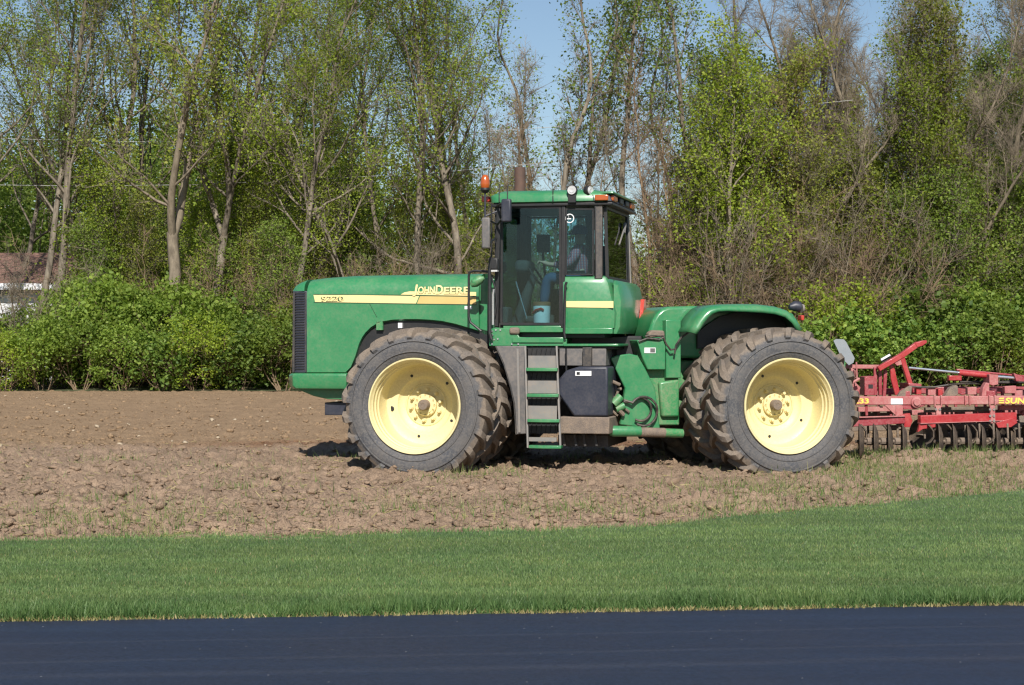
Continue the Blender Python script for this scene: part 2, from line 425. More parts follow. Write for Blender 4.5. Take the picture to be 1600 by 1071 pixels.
M['thatch'] = leaf_mat('dry_thatch', (0.20, 0.18, 0.07), (0.28, 0.24, 0.10), (0.40, 0.33, 0.17), 0.2, 0.0)

def road_mat():
    m, t, b = nodes('sealed_asphalt')
    g = N(t, 'ShaderNodeNewGeometry'); P = g.outputs['Position']
    mp = N(t, 'ShaderNodeMapping'); mp.inputs['Scale'].default_value = (0.10, 1.6, 1); mp.inputs['Rotation'].default_value = (0, 0, rad(-6)); t.links.new(P, mp.inputs[0])
    n1 = noise(t, 1.6, 4, 0.55, mp.outputs[0]); n2 = noise(t, 0.7, 4, 0.6, P); n3 = noise(t, 48, 5, 0.8, P)
    c = mixc(t, ramp(t, n1, [(0.25, 0.0), (0.75, 1.0)]), (0.007, 0.012, 0.028), (0.015, 0.023, 0.046))
    c = mixc(t, ramp(t, n2, [(0.40, 0.0), (0.62, 0.55)]), c, (0.017, 0.018, 0.030))
    sp_ = N(t, 'ShaderNodeSeparateXYZ'); t.links.new(P, sp_.inputs[0])
    off = N(t, 'ShaderNodeMath', operation='MULTIPLY_ADD'); t.links.new(sp_.outputs[0], off.inputs[0]); off.inputs[1].default_value = -0.105; t.links.new(sp_.outputs[1], off.inputs[2])
    wob = N(t, 'ShaderNodeMath', operation='MULTIPLY_ADD'); t.links.new(n2, wob.inputs[0]); wob.inputs[1].default_value = 0.10; t.links.new(off.outputs[0], wob.inputs[2])
    trk = ramp(t, wob.outputs[0], [(0.0, 0.0), (1.0, 0.0)])
    for pos, wd_ in ((10.22, 0.035), (9.62, 0.05), (9.20, 0.10)):
        q = N(t, 'ShaderNodeMath', operation='SUBTRACT'); t.links.new(wob.outputs[0], q.inputs[0]); q.inputs[1].default_value = pos
        q2 = N(t, 'ShaderNodeMath', operation='ABSOLUTE'); t.links.new(q.outputs[0], q2.inputs[0])
        q3 = N(t, 'ShaderNodeMapRange'); t.links.new(q2.outputs[0], q3.inputs[0]); q3.inputs[1].default_value = wd_; q3.inputs[2].default_value = 0.0; q3.inputs[3].default_value = 0.0; q3.inputs[4].default_value = 0.28
        q4 = N(t, 'ShaderNodeMath', operation='MULTIPLY'); t.links.new(q3.outputs[0], q4.inputs[0]); t.links.new(n1, q4.inputs[1])
        c = mixc(t, q4.outputs[0], c, (0.075, 0.075, 0.090))
    c = mixc(t, 1.0, c, ramp(t, n3, [(0.33, 0.55), (0.67, 1.6)]), 'MULTIPLY')
    vz = N(t, 'ShaderNodeTexVoronoi'); vz.inputs['Scale'].default_value = 12.0; t.links.new(P, vz.inputs['Vector'])
    sp = ramp(t, vz.outputs['Distance'], [(0.0, 1.0), (0.05, 1.0), (0.075, 0.0)])
    sel = N(t, 'ShaderNodeSeparateColor'); t.links.new(vz.outputs['Color'], sel.inputs[0])
    gt = N(t, 'ShaderNodeMath', operation='GREATER_THAN'); t.links.new(sel.outputs[0], gt.inputs[0]); gt.inputs[1].default_value = 0.82
    ml = N(t, 'ShaderNodeMath', operation='MULTIPLY'); t.links.new(sp, ml.inputs[0]); t.links.new(gt.outputs[0], ml.inputs[1])
    c = mixc(t, ml.outputs[0], c, (0.26, 0.26, 0.27))
    t.links.new(c, b.inputs['Base Color'])
    r = N(t, 'ShaderNodeMapRange'); t.links.new(n1, r.inputs[0]); r.inputs[3].default_value = 0.8; r.inputs[4].default_value = 0.42
    t.links.new(r.outputs[0], b.inputs['Roughness']); b.inputs['Specular IOR Level'].default_value = 0.5
    bp = N(t, 'ShaderNodeBump'); bp.inputs['Strength'].default_value = 0.5; bp.inputs['Distance'].default_value = 0.004
    t.links.new(n3, bp.inputs['Height']); t.links.new(bp.outputs[0], b.inputs['Normal'])
    return m
M['road'] = road_mat()

def ground_mat():
    m, t, b = nodes('wood_floor')
    g = N(t, 'ShaderNodeNewGeometry'); P = g.outputs['Position']
    n1 = noise(t, 0.6, 5, 0.6, P); n2 = noise(t, 9, 4, 0.7, P)
    c = mixc(t, n1, (0.10, 0.085, 0.05), (0.08, 0.12, 0.035)); c = mixc(t, 1.0, c, ramp(t, n2, [(0.3, 0.6), (0.7, 1.2)]), 'MULTIPLY')
    t.links.new(c, b.inputs['Base Color']); b.inputs['Roughness'].default_value = 0.95
    return m
M['ground'] = ground_mat()
M['siding'] = paint('white_siding', (0.62, 0.63, 0.65), 0.6, 0.15)
M['fascia'] = paint('white_fascia', (0.78, 0.79, 0.82), 0.5, 0.1)
M['winpane'] = paint('dark_window_glass', (0.03, 0.035, 0.04), 0.1, 0.0)
def shingle_mat():
    m, t, b = nodes('brown_shingles')
    n1 = noise(t, 2.0, 4, 0.6); n2 = noise(t, 30, 3, 0.7)
    c = mixc(t, n1, (0.16, 0.085, 0.065), (0.25, 0.145, 0.115)); c = mixc(t, 1.0, c, ramp(t, n2, [(0.3, 0.75), (0.7, 1.2)]), 'MULTIPLY')
    t.links.new(c, b.inputs['Base Color']); b.inputs['Roughness'].default_value = 0.9; return m
M['shingle'] = shingle_mat()

# ------------------------------------------------------------------ noise on arrays
def hash2(ix, iy, s):
    h = (ix.astype(np.int64) * 374761393 + iy.astype(np.int64) * 668265263 + s * 1442695041) & 0xFFFFFFFF
    h = ((h ^ (h >> 13)) * 1274126177) & 0xFFFFFFFF
    return ((h ^ (h >> 16)) & 0xFFFFFF) / float(0xFFFFFF)
def vnoise(x, y, s=0):
    ix, iy = np.floor(x), np.floor(y); fx, fy = x - ix, y - iy
    fx = fx * fx * (3 - 2 * fx); fy = fy * fy * (3 - 2 * fy)
    a, b_, c, d = hash2(ix, iy, s), hash2(ix + 1, iy, s), hash2(ix, iy + 1, s), hash2(ix + 1, iy + 1, s)
    return (a * (1 - fx) + b_ * fx) * (1 - fy) + (c * (1 - fx) + d * fx) * fy
def fbm(x, y, s=0, o=4):
    r = 0; a = 0.5
    for k in range(o): r = r + a * vnoise(x * 2 ** k + 17 * k, y * 2 ** k - 9 * k, s + k); a *= 0.5
    return r
def clod_cells(x, y, s):
    """rounded lumps of random height, one per cell"""
    ix, iy = np.floor(x), np.floor(y); best = np.zeros_like(x)
    for dx in (-1, 0, 1):
        for dy in (-1, 0, 1):
            jx, jy = ix + dx, iy + dy
            cx, cy = jx + hash2(jx, jy, s), jy + hash2(jx, jy, s + 1)
            R = 0.35 + 0.5 * hash2(jx, jy, s + 2); hh = hash2(jx, jy, s + 3) ** 1.6
            q = 1 - ((x - cx) ** 2 + (y - cy) ** 2) / R ** 2
            best = np.maximum(best, hh * np.sqrt(np.clip(q, 0, 1)))
    return best

# lawn/field border as measured: distance from the road camera against x
_bx, _by = [], []
for px, py in ((-700, 862), (0, 849), (300, 842), (600, 838), (850, 834), (1000, 826), (1150, 811), (1350, 795), (1480, 780), (1600, 768), (2100, 735)):
    gx, gy = ground_pt(px, py); _bx.append(gx); _by.append(gy)
def border(x): return np.interp(x, _bx, _by) + 0.22 * (vnoise(x * 1.3, x * 0 + 3.3, 5) - 0.5) + 0.25 * (vnoise(x * 5, x * 0 + 1.3, 6) - 0.5)
def road_edge(x): return 10.98 + 0.105 * x + 0.0 * x

def ridged(x, y, sd): return 1 - np.abs(2 * vnoise(x, y, sd) - 1)
def field_h(x, y):
    wx = x + 0.22 * (fbm(x * 5, y * 5, 40, 3) - 0.45); wy = y + 0.22 * (fbm(x * 5, y * 5, 50, 3) - 0.45)
    near = np.clip((28.2 - y) / 1.2, 0, 1); e = np.clip((y - border(x)) / 0.5, 0, 1)
    h = 0.085 * (fbm(x * 0.9, y * 0.9, 1, 3) - 0.45) * (0.5 + 0.5 * near)
    big = clod_cells(wx / 0.42, wy / 0.42, 11); sel = np.clip((vnoise(x * 1.1, y * 1.1, 66) - 0.25) * 2, 0.15, 1)
    h += (0.015 + 0.095 * near) * big * sel * (0.55 + 0.45 * ridged(wx * 9, wy * 9, 61))
    h += (0.040 + 0.018 * near) * clod_cells(wx / 0.13, wy / 0.13, 21)
    h += (0.034 + 0.026 * near) * (ridged(wx * 6.5, wy * 6.5, 62) ** 2 - 0.4) + (0.024 + 0.014 * near) * (ridged(wx * 17, wy * 17, 63) - 0.5)
    h += (0.010 + 0.016 * near) * (vnoise(x * 34, y * 34, 64) - 0.5)
    # ridge thrown up at the step between the worked and unworked ground
    h += 0.05 * np.exp(-((y - 27.6) / 0.5) ** 2) - 0.04 * np.exp(-((y - 28.6) / 0.5) ** 2)
    h += 0.17 * np.exp(-((y - 23.75 - 0.06 * (x - 6)) / 0.35) ** 2) * np.clip((x - 4.6) / 0.5, 0, 1)   # soil thrown up beside the harrow
    # pressed down where the tyres stand
    return h * (0.25 + 0.75 * e) - 0.02 * e

# ------------------------------------------------------------------ ground sheets
ground = mobj('ground', np_mesh('ground', [(-700, -60, -0.22), (700, -60, -0.22), (700, 900, -0.22), (-700, 900, -0.22)], np.array([[0, 1, 2, 3]]), M['ground']))
tag(ground, kind='structure')
# wood floor behind the field
xs = np.linspace(-60, 70, 120); ys = np.linspace(60.2, 140, 60)
X, Y = np.meshgrid(xs, ys); Z = -0.04 + 0.25 * (fbm(X * 0.2, Y * 0.2, 3, 3) - 0.3) * np.clip((Y - 61) / 3, 0, 1) + 0.012 * (Y - 56)
def grid_faces(nr, nc):
    i = np.arange(nr - 1)[:, None] * nc + np.arange(nc - 1)[None, :]
    return np.stack([i, i + 1, i + nc + 1, i + nc], -1).reshape(-1, 4)
o = mobj('wood_floor_ground', np_mesh('wood_floor_ground', np.stack([X, Y, Z], -1).reshape(-1, 3), grid_faces(60, 120), M['ground'], smooth=True)); tag(o, kind='structure')

# field
ds = []; d = 12.6
while d < 61.0: ds.append(d); d += 0.043 * (d / 20) ** 2
ds = np.array(ds); us = np.linspace(-0.47, 0.47, 640)
U, D = np.meshgrid(us, ds); X = U * D; Y = D.copy()
Z = field_h(X, Y)
under = Y < border(X) - 0.25
Z = np.where(under, -0.12, Z)
fld = mobj('tilled_field', np_mesh('tilled_field', np.stack([X, Y, Z], -1).reshape(-1, 3), grid_faces(len(ds), len(us)), M['soil'], smooth=True))
tag(fld, kind='structure')
# soil sheet outside the detailed fan
fo = mobj('field_ground', np_mesh('field_ground', [(-90, 12, -0.14), (100, 12, -0.14), (100, 61, -0.14), (-90, 61, -0.14)], np.array([[0, 1, 2, 3]]), M['soil'])); tag(fo, kind='structure')

# lawn
xs = np.linspace(-40, 45, 341); vv = np.linspace(0, 1, 40)
XX, VV = np.meshgrid(xs, vv)
YY = road_edge(XX) * (1 - VV) + border(XX) * VV
def lawn_h(x, y):
    t = np.clip((y - road_edge(x)) / 0.6, 0, 1); return -0.032 + 0.055 * t + 0.03 * (fbm(x * 0.6, y * 0.6, 7, 3) - 0.45) * t
ZZ = lawn_h(XX, YY)
lw = mobj('lawn', np_mesh('lawn', np.stack([XX, YY, ZZ], -1).reshape(-1, 3), grid_faces(40, 341), M['lawn'], smooth=True)); tag(lw, kind='structure')
# road
rx = np.linspace(-60, 60, 61)
rv = np.concatenate([[(x, -8.0, -0.035) for x in rx], [(x, float(road_edge(x)) + 0.05 * math.sin(x * 3.1) * 0.3, -0.03) for x in rx]])
rd = mobj('road', np_mesh('road', rv, grid_faces(2, 61), M['road'])); tag(rd, kind='structure')

rng = np.random.default_rng(7)
def blades(x, y, z, h, w, rr, lean=0.35, name='grass', mat=None):
    n = len(x); a = rng.uniform(0, 2 * np.pi, n); ca, sa = np.cos(a), np.sin(a)
    la = rng.uniform(0, 2 * np.pi, n); ll = np.abs(rng.normal(0, lean, n)) * h
    V = np.empty((n, 3, 3), np.float32)
    V[:, 0] = np.stack([x - ca * w / 2, y - sa * w / 2, z - 0.01], -1)
    V[:, 1] = np.stack([x + ca * w / 2, y + sa * w / 2, z - 0.01], -1)
    V[:, 2] = np.stack([x + np.cos(la) * ll, y + np.sin(la) * ll, z + h], -1)
    F = np.arange(n * 3).reshape(-1, 3)
    return np_mesh(name, V.reshape(-1, 3), F, mat, attr=np.repeat(rr, 3))
# mown grass: denser near the road
n = 760000
uu = rng.uniform(-0.40, 0.40, n); dd = 1.0 / rng.uniform(1 / 26.0, 1 / 9.9, n)
gx = uu * dd; gy = dd
ok = (gy > road_edge(gx) + 0.05 * vnoise(gx * 6, gx * 0, 15) - 0.01) & (gy < border(gx) + rng.normal(-0.05, 0.22, n))
gx, gy = gx[ok], gy[ok]
er = np.clip(1 - (gy - road_edge(gx)) / 0.55, 0, 1); eb = np.clip(1 - (border(gx) - gy) / 0.25, 0, 1)
patch = vnoise(gx * 0.8, gy * 0.8, 77)
gh = rng.uniform(0.010, 0.027, len(gx)) * (1 + 3.4 * er * vnoise(gx * 3, gx * 0, 12) * rng.uniform(0.3, 1.3, len(gx)) + 0.5 * er + 0.6 * eb)
rr = np.clip(rng.beta(2.2, 2.6, len(gx)) * 0.86 - 0.30 * er + np.where(rng.random(len(gx)) < 0.05 + 0.12 * patch, 0.3, 0), 0, 1)
gr = mobj('grass', blades(gx, gy, lawn_h(gx, gy), gh, 0.0065 * (1 + gy / 30), rr, 0.7, 'grass', M['blade'])); tag(gr, kind='stuff')
# dry thatch along the asphalt edge
n = 5000
gx = rng.uniform(-6, 6.5, n); gy = road_edge(gx) + np.abs(rng.normal(0.0, 0.05, n)) * (0.3 + 1.4 * vnoise(gx * 1.7, gx * 0, 8)) - 0.02 - 0.05 * (vnoise(gx * 9, gx * 0, 18) - 0.4)
th = mobj('dry_grass', blades(gx, gy, gx * 0 - 0.026, rng.uniform(0.008, 0.028, n), 0.012, rng.random(n), 1.2, 'dry_grass', M['thatch'])); tag(th, kind='stuff')
# weeds standing in the worked soil, in patches
cx, cy = [], []
for px, py, s, k in ((120, 820, 0.7, 900), (240, 825, 0.5, 500), (165, 785, 0.3, 160), (370, 765, 0.2, 120), (180, 722, 0.3, 150), (640, 800, 0.7, 420), (905, 800, 0.35, 420), (760, 745, 0.35, 260), (690, 752, 0.25, 120),
                     (910, 722, 0.3, 160), (1020, 720, 0.3, 130), (1150, 770, 0.6, 420), (1290, 775, 0.9, 900), (1240, 790, 0.8, 700), (1400, 725, 0.8, 1500), (1340, 735, 0.6, 1300), (1420, 716, 0.5, 1300), (1500, 716, 0.5, 1300), (1580, 718, 0.5, 1300), (1480, 735, 0.9, 1200), (1560, 730, 0.7, 900),
                     (1390, 755, 0.8, 900), (1530, 765, 0.8, 1200), (1450, 770, 0.7, 900), (1180, 805, 0.6, 700), (560, 720, 0.3, 120), (350, 735, 0.8, 200), (800, 810, 0.9, 400)):
    a, b_ = ground_pt(px, py); cx.append(rng.normal(a, s, k)); cy.append(rng.normal(b_, s * 1.2, k))
cx, cy = np.concatenate(cx), np.concatenate(cy)
n = 1600; ux = rng.uniform(-0.36, 0.36, n); uy = rng.uniform(14.5, 27, n); cx = np.concatenate([cx, ux * uy]); cy = np.concatenate([cy, uy])
clx = np.round(cx / 0.09) * 0.09 + rng.normal(0, 0.018, len(cx)); cly = np.round(cy / 0.09) * 0.09 + rng.normal(0, 0.018, len(cy))
ok = (cly > border(clx)); clx, cly = clx[ok], cly[ok]
wd = mobj('weeds', blades(clx, cly, field_h(clx, cly), rng.uniform(0.03, 0.12, len(clx)) * (0.7 + 0.8 * vnoise(clx * 3, cly * 3, 33)), 0.010, rng.random(len(clx)), 0.6, 'weeds', M['weed'])); tag(wd, kind='stuff')

# loose clods and stones
def icos():
    p = (1 + 5 ** 0.5) / 2
    V = np.array([(-1, p, 0), (1, p, 0), (-1, -p, 0), (1, -p, 0), (0, -1, p), (0, 1, p), (0, -1, -p), (0, 1, -p), (p, 0, -1), (p, 0, 1), (-p, 0, -1), (-p, 0, 1)], float)
    V /= np.linalg.norm(V[0])
    F = np.array([(0, 11, 5), (0, 5, 1), (0, 1, 7), (0, 7, 10), (0, 10, 11), (1, 5, 9), (5, 11, 4), (11, 10, 2), (10, 7, 6), (7, 1, 8), (3, 9, 4), (3, 4, 2), (3, 2, 6), (3, 6, 8), (3, 8, 9), (4, 9, 5), (2, 4, 11), (6, 2, 10), (8, 6, 7), (9, 8, 1)])
    return V, F
IV, IF = icos()
def lumps(x, y, s, name, mat):
    n = len(x)
    R = rng.normal(0, 1, (n, 4)); R /= np.linalg.norm(R, axis=1)[:, None]; w, a, b_, c = R.T
    Q = np.stack([np.stack([1 - 2 * (b_ * b_ + c * c), 2 * (a * b_ - c * w), 2 * (a * c + b_ * w)], -1), np.stack([2 * (a * b_ + c * w), 1 - 2 * (a * a + c * c), 2 * (b_ * c - a * w)], -1), np.stack([2 * (a * c - b_ * w), 2 * (b_ * c + a * w), 1 - 2 * (a * a + b_ * b_)], -1)], 1)
    V = IV[None] * rng.uniform(0.45, 1.3, (n, 12, 1)) * rng.uniform(0.6, 1.15, (n, 1, 3))
    V = np.einsum('nij,nkj->nki', Q, V) * s[:, None, None]; V[:, :, 2] *= 0.62
    V += np.stack([x, y, field_h(x, y) + s * 0.12], -1)[:, None, :]
    F = (IF[None] + 12 * np.arange(n)[:, None, None]).reshape(-1, 3)
    return np_mesh(name, V.reshape(-1, 3), F, mat)
n = 13000
uu = rng.uniform(-0.36, 0.36, n); dd = 1 / rng.uniform(1 / 29, 1 / 14.3, n); cx, cy = uu * dd, dd
dens = vnoise(cx * 1.4, cy * 1.4, 91)
ok = (cy > border(cx) + 0.1) & (rng.random(n) < 0.35 + dens); cx, cy = cx[ok], cy[ok]
s = np.clip(rng.lognormal(-3.6, 0.5, len(cx)), 0.012, 0.11)
cl = mobj('soil_clods', lumps(cx, cy, s, 'soil_clods', M['soil'])); tag(cl, kind='stuff')
n = 6500
dd = 1 / rng.uniform(1 / 57, 1 / 28, n); cx, cy = rng.uniform(-0.36, 0.36, n) * dd, dd
s = np.clip(rng.lognormal(-3.5, 0.5, n), 0.014, 0.11)
cl = mobj('field_clods', lumps(cx, cy, s, 'field_clods', M['soil'])); tag(cl, kind='stuff')
M['stone'] = paint('pale_stone', (0.38, 0.31, 0.22), 0.9, 0.4)
n = 80
dd = 1 / rng.uniform(1 / 55, 1 / 27, n); cx, cy = rng.uniform(-0.36, 0.1, n) * dd, dd
st = mobj('field_stones', lumps(cx, cy, np.clip(rng.lognormal(-3.0, 0.35, n), 0.03, 0.10), 'field_stones', M['stone'])); tag(st, kind='stuff')

n = 3600
dd = 1 / rng.uniform(1 / 30, 1 / 14.3, n); cx = rng.uniform(-0.36, 0.36, n) * dd; cy = dd; ok = cy > border(cx); cx, cy = cx[ok], cy[ok]; n = len(cx)
a = rng.uniform(0, 2 * np.pi, n); L = rng.uniform(0.02, 0.075, n); z = field_h(cx, cy) + 0.012; wv = 0.0035
V = np.empty((n, 4, 3)); ca, sa = np.cos(a), np.sin(a); tz = rng.normal(0, 0.25, n) * L
V[:, 0] = np.stack([cx - ca * L + sa * wv, cy - sa * L - ca * wv, z - tz], -1); V[:, 1] = np.stack([cx + ca * L + sa * wv, cy + sa * L - ca * wv, z + tz], -1)
V[:, 2] = np.stack([cx + ca * L - sa * wv, cy + sa * L + ca * wv, z + tz + 0.006], -1); V[:, 3] = np.stack([cx - ca * L - sa * wv, cy - sa * L + ca * wv, z - tz + 0.006], -1)
o = mobj('crop_residue', np_mesh('crop_residue', V.reshape(-1, 3), np.arange(4 * n).reshape(-1, 4), M['thatch'], attr=np.repeat(rng.random(n), 4))); tag(o, kind='stuff')

# ------------------------------------------------------------------ trees and shrubs
def unit(v): return v / (np.linalg.norm(v) + 1e-9)
class Wood:
    def __init__(s): s.V = []; s.F4 = []; s.F3 = []; s.n = 0
    def tube(s, pts, rs, n):
        pts = np.asarray(pts); m = len(pts)
        d = unit(pts[-1] - pts[0]); u = np.array([0, 0, 1.0]) if abs(d[2]) < 0.9 else np.array([1.0, 0, 0])
        a = unit(np.cross(d, u)); b = np.cross(d, a)
        t = 2 * np.pi * np.arange(n) / n
        ring = np.cos(t)[:, None] * a + np.sin(t)[:, None] * b
        s.V.append((pts[:, None, :] + ring[None] * np.asarray(rs)[:, None, None]).reshape(-1, 3))
        i = np.arange(m - 1)[:, None] * n; k = np.arange(n)[None]; j = (k + 1) % n
        s.F4.append(np.stack([i + k, i + j, i + n + j, i + n + k], -1).reshape(-1, 4) + s.n); s.n += m * n
    def cones(s, p, d, L, r):
        n = len(p)
        u = np.where(np.abs(d[:, 2:3]) < 0.9, np.array([[0, 0, 1.0]]), np.array([[1.0, 0, 0]]))
        a = np.cross(d, u); a /= np.linalg.norm(a, axis=1)[:, None] + 1e-9; b = np.cross(d, a)
        V = np.empty((n, 4, 3))
        for k in range(3):
            t = 2 * np.pi * k / 3; V[:, k] = p + (a * np.cos(t) + b * np.sin(t)) * r[:, None]
        V[:, 3] = p + d * L[:, None]
        F = np.array([(0, 1, 3), (1, 2, 3), (2, 0, 3)])[None] + 4 * np.arange(n)[:, None, None] + s.n
        s.V.append(V.reshape(-1, 3)); s.F3.append(F.reshape(-1, 3)); s.n += 4 * n
    def mesh(s, name, mat):
        F = []
        if s.F4: F.append(np.concatenate(s.F4))
        if s.F3: F.append(np.concatenate(s.F3))
        return np_mesh(name, np.concatenate(s.V), F, mat, smooth=True)

def limb(r, p, d, L, r0, seg, wander, up, taper=0.35):
    k = max(3, int(L / seg) + 1); pts = [p]; dirs = []
    d = unit(d)
    for i in range(k):
        d = unit(d + r.normal(0, wander, 3) + np.array([0, 0, up])); pts.append(pts[-1] + d * L / k); dirs.append(d)
    rs = r0 * np.linspace(1, taper, k + 1)
    return np.array(pts), rs, dirs

def leaves(r, centres, per, spread, size, name, mat, flat=0.75, lo=0.0, hi=1.0):
    c = np.repeat(np.asarray(centres), per, axis=0); n = len(c)
    tone = np.repeat(r.uniform(-0.22, 0.22, len(centres)), per)
    p = c + r.normal(0, 1, (n, 3)) * np.asarray(spread)
    a = r.normal(0, 1, (n, 3)); a[:, 2] *= flat; a /= np.linalg.norm(a, axis=1)[:, None]
    b = np.cross(a, r.normal(0, 1, (n, 3))); b /= np.linalg.norm(b, axis=1)[:, None] + 1e-9
    nn = np.cross(a, b)
    L = size * r.uniform(0.6, 1.3, n)[:, None]; W = L * 0.36
    V = np.stack([p - a * L / 2, p + b * W + nn * W * 0.3, p + a * L / 2, p - b * W + nn * W * 0.3], 1).reshape(-1, 3)
    i = 4 * np.arange(n)[:, None]
    F = np.concatenate([i + np.array([[0, 1, 2]]), i + np.array([[0, 2, 3]])])
    return np_mesh(name, V, F, mat, attr=np.repeat(np.clip(r.uniform(lo, hi, n) + tone, 0, 1), 4))

def make_tall(seed, H, r0, first=0.22, nl=20, spread=0.26, ang=42, twn=10, leaf=None, per=9, lsize=0.13, lspread=0.22, barkm='bark', fork=False, lean=0.0, wander=0.05, sub=6, twig_r=0.0075, twig_L=0.75):
    r = np.random.default_rng(seed); w = Wood(); tw = Wood(); tips = []
    stems = []
    pts, rs, dirs = limb(r, np.zeros(3) - [0, 0, 0.3], np.array([lean, 0, 1.0]), H * (0.34 if fork else 1.0), r0, 0.8, wander, 0.06, 0.8 if fork else 0.13)
    rs[0] *= 1.35
    w.tube(pts, rs, 8)
    if fork:
        for s_ in range(2 + (seed % 2)):
            az = r.uniform(0, 2 * np.pi); q = limb(r, pts[-1] - dirs[-1] * 0.2, np.array([math.cos(az) * 0.35, math.sin(az) * 0.35, 1.0]), H * r.uniform(0.55, 0.7), r0 * r.uniform(0.5, 0.68), 0.8, wander * 1.1, 0.05, 0.16)
            w.tube(q[0], q[1], 7); stems.append((q, 0.08))
    else: stems.append(((pts, rs, dirs), first))
    B = []
    for (P, R, D), f0 in stems:
        m = len(D); az = r.uniform(0, 7)
        k_n = nl if not fork else int(nl * 0.6)
        for k in range(k_n):
            t = f0 + (0.98 - f0) * (k + r.uniform(0, 0.9)) / k_n
            i = min(int(t * m), m - 1); p = P[i] + (P[i + 1] - P[i]) * (t * m - i)
            az += 2.4 + r.normal(0, 0.5); a = rad(ang + r.normal(0, 12)) * (1.15 - 0.5 * t)
            d = unit(D[i] * math.cos(a) + np.array([math.cos(az), math.sin(az), 0]) * math.sin(a))
            L = H * spread * (1.0 - 0.62 * t) * r.uniform(0.55, 1.25)
            rr = min(R[i] * 0.5, 0.012 + 0.014 * L)
            q = limb(r, p, d, L, rr, 0.55, 0.13, 0.10, 0.3); w.tube(q[0], q[1], 4); B.append(q)
    T = []
    for P, R, D in B:
        m = len(D); L0 = np.linalg.norm(P[-1] - P[0])
        for k in range(sub):
            t = 0.2 + 0.78 * (k + r.random()) / sub; i = min(int(t * m), m - 1)
            d = unit(D[i] * 0.8 + r.normal(0, 0.55, 3) + [0, 0, 0.15]); L = max(0.5, L0 * r.uniform(0.2, 0.42))
            q = limb(r, P[i] + (P[i + 1] - P[i]) * (t * m - i), d, L, max(0.008, R[i] * 0.5), 0.5, 0.16, 0.06, 0.4); w.tube(q[0], q[1], 3); T.append(q)
        T.append((P[-3:], R[-3:], D[-2:]))
    tp, td = [], []
    for P, R, D in T:
        m = len(D)
        for k in range(twn):
            t = r.random() * 0.999; i = min(int(t * m), m - 1)
            tp.append(P[i] + (P[i + 1] - P[i]) * (t * m - i)); td.append(unit(D[i] * 0.7 + r.normal(0, 0.6, 3) + [0, 0, 0.12]))
    tp, td = np.array(tp), np.array(td); n = len(tp); tl = r.uniform(0.35, 1.0, n) * twig_L
    target = w if leaf else tw
    target.cones(tp, td, tl, np.full(n, twig_r))
    # second order twiglets
    k2 = 2 if leaf else 4
    p2 = np.repeat(tp, k2, 0) + np.repeat(td * tl[:, None], k2, 0) * r.uniform(0.2, 0.9, (n * k2, 1)); d2 = np.repeat(td, k2, 0) + r.normal(0, 0.6, (n * k2, 3)); d2 /= np.linalg.norm(d2, axis=1)[:, None]
    target.cones(p2, d2, r.uniform(0.2, 0.55, n * k2) * twig_L, np.full(n * k2, twig_r * 0.65))
    tm = w.mesh('trunk', M[barkm])
    if leaf:
        keep = r.random(n) < 0.93
        cm = leaves(r, (tp + td * tl[:, None] * 0.75)[keep], per, lspread, lsize, 'crown', M[leaf])
    else: cm = tw.mesh('crown', M[barkm])
    return tm, cm

def make_shrub(seed, H, W, leaf, per=34, ncl=130, lsize=0.15, barkm='bark_brown', twigs=140, base=0.0):
    r = np.random.default_rng(seed); w = Wood(); C = []
    for k in range(9):
        az = r.uniform(0, 7); q = limb(r, np.array([math.cos(az) * 0.2, math.sin(az) * 0.2, -0.2]), np.array([math.cos(az) * 0.5, math.sin(az) * 0.5, 1.0]), H * r.uniform(0.6, 0.95), 0.035, 0.4, 0.14, 0.03, 0.3)
        w.tube(q[0], q[1], 4)
    for k in range(ncl):
        u = r.normal(0, 1, 3); u[2] = abs(u[2]) if r.random() < 0.8 else -abs(u[2]) * 0.6; u = unit(u); rr = r.uniform(0.45, 1.0) ** 0.6
        C.append([u[0] * W * 0.5 * rr * r.uniform(0.85, 1.12), u[1] * W * 0.5 * rr, max(0.12, H * (0.42 + 0.55 * u[2] * rr))])
    C = np.array(C)
    p = C[r.integers(0, ncl, twigs)] * [0.7, 0.7, 0.75]; d = r.normal(0, 1, (twigs, 3)) + [0, 0, 0.9]; d /= np.linalg.norm(d, axis=1)[:, None]
    w.cones(p, d, r.uniform(0.5, 1.3, twigs), np.full(twigs, 0.009))
    return w.mesh('trunk', M[barkm]), leaves(r, C, per, (0.20, 0.20, 0.16), lsize, 'crown', M[leaf], lo=0.05, hi=0.95)

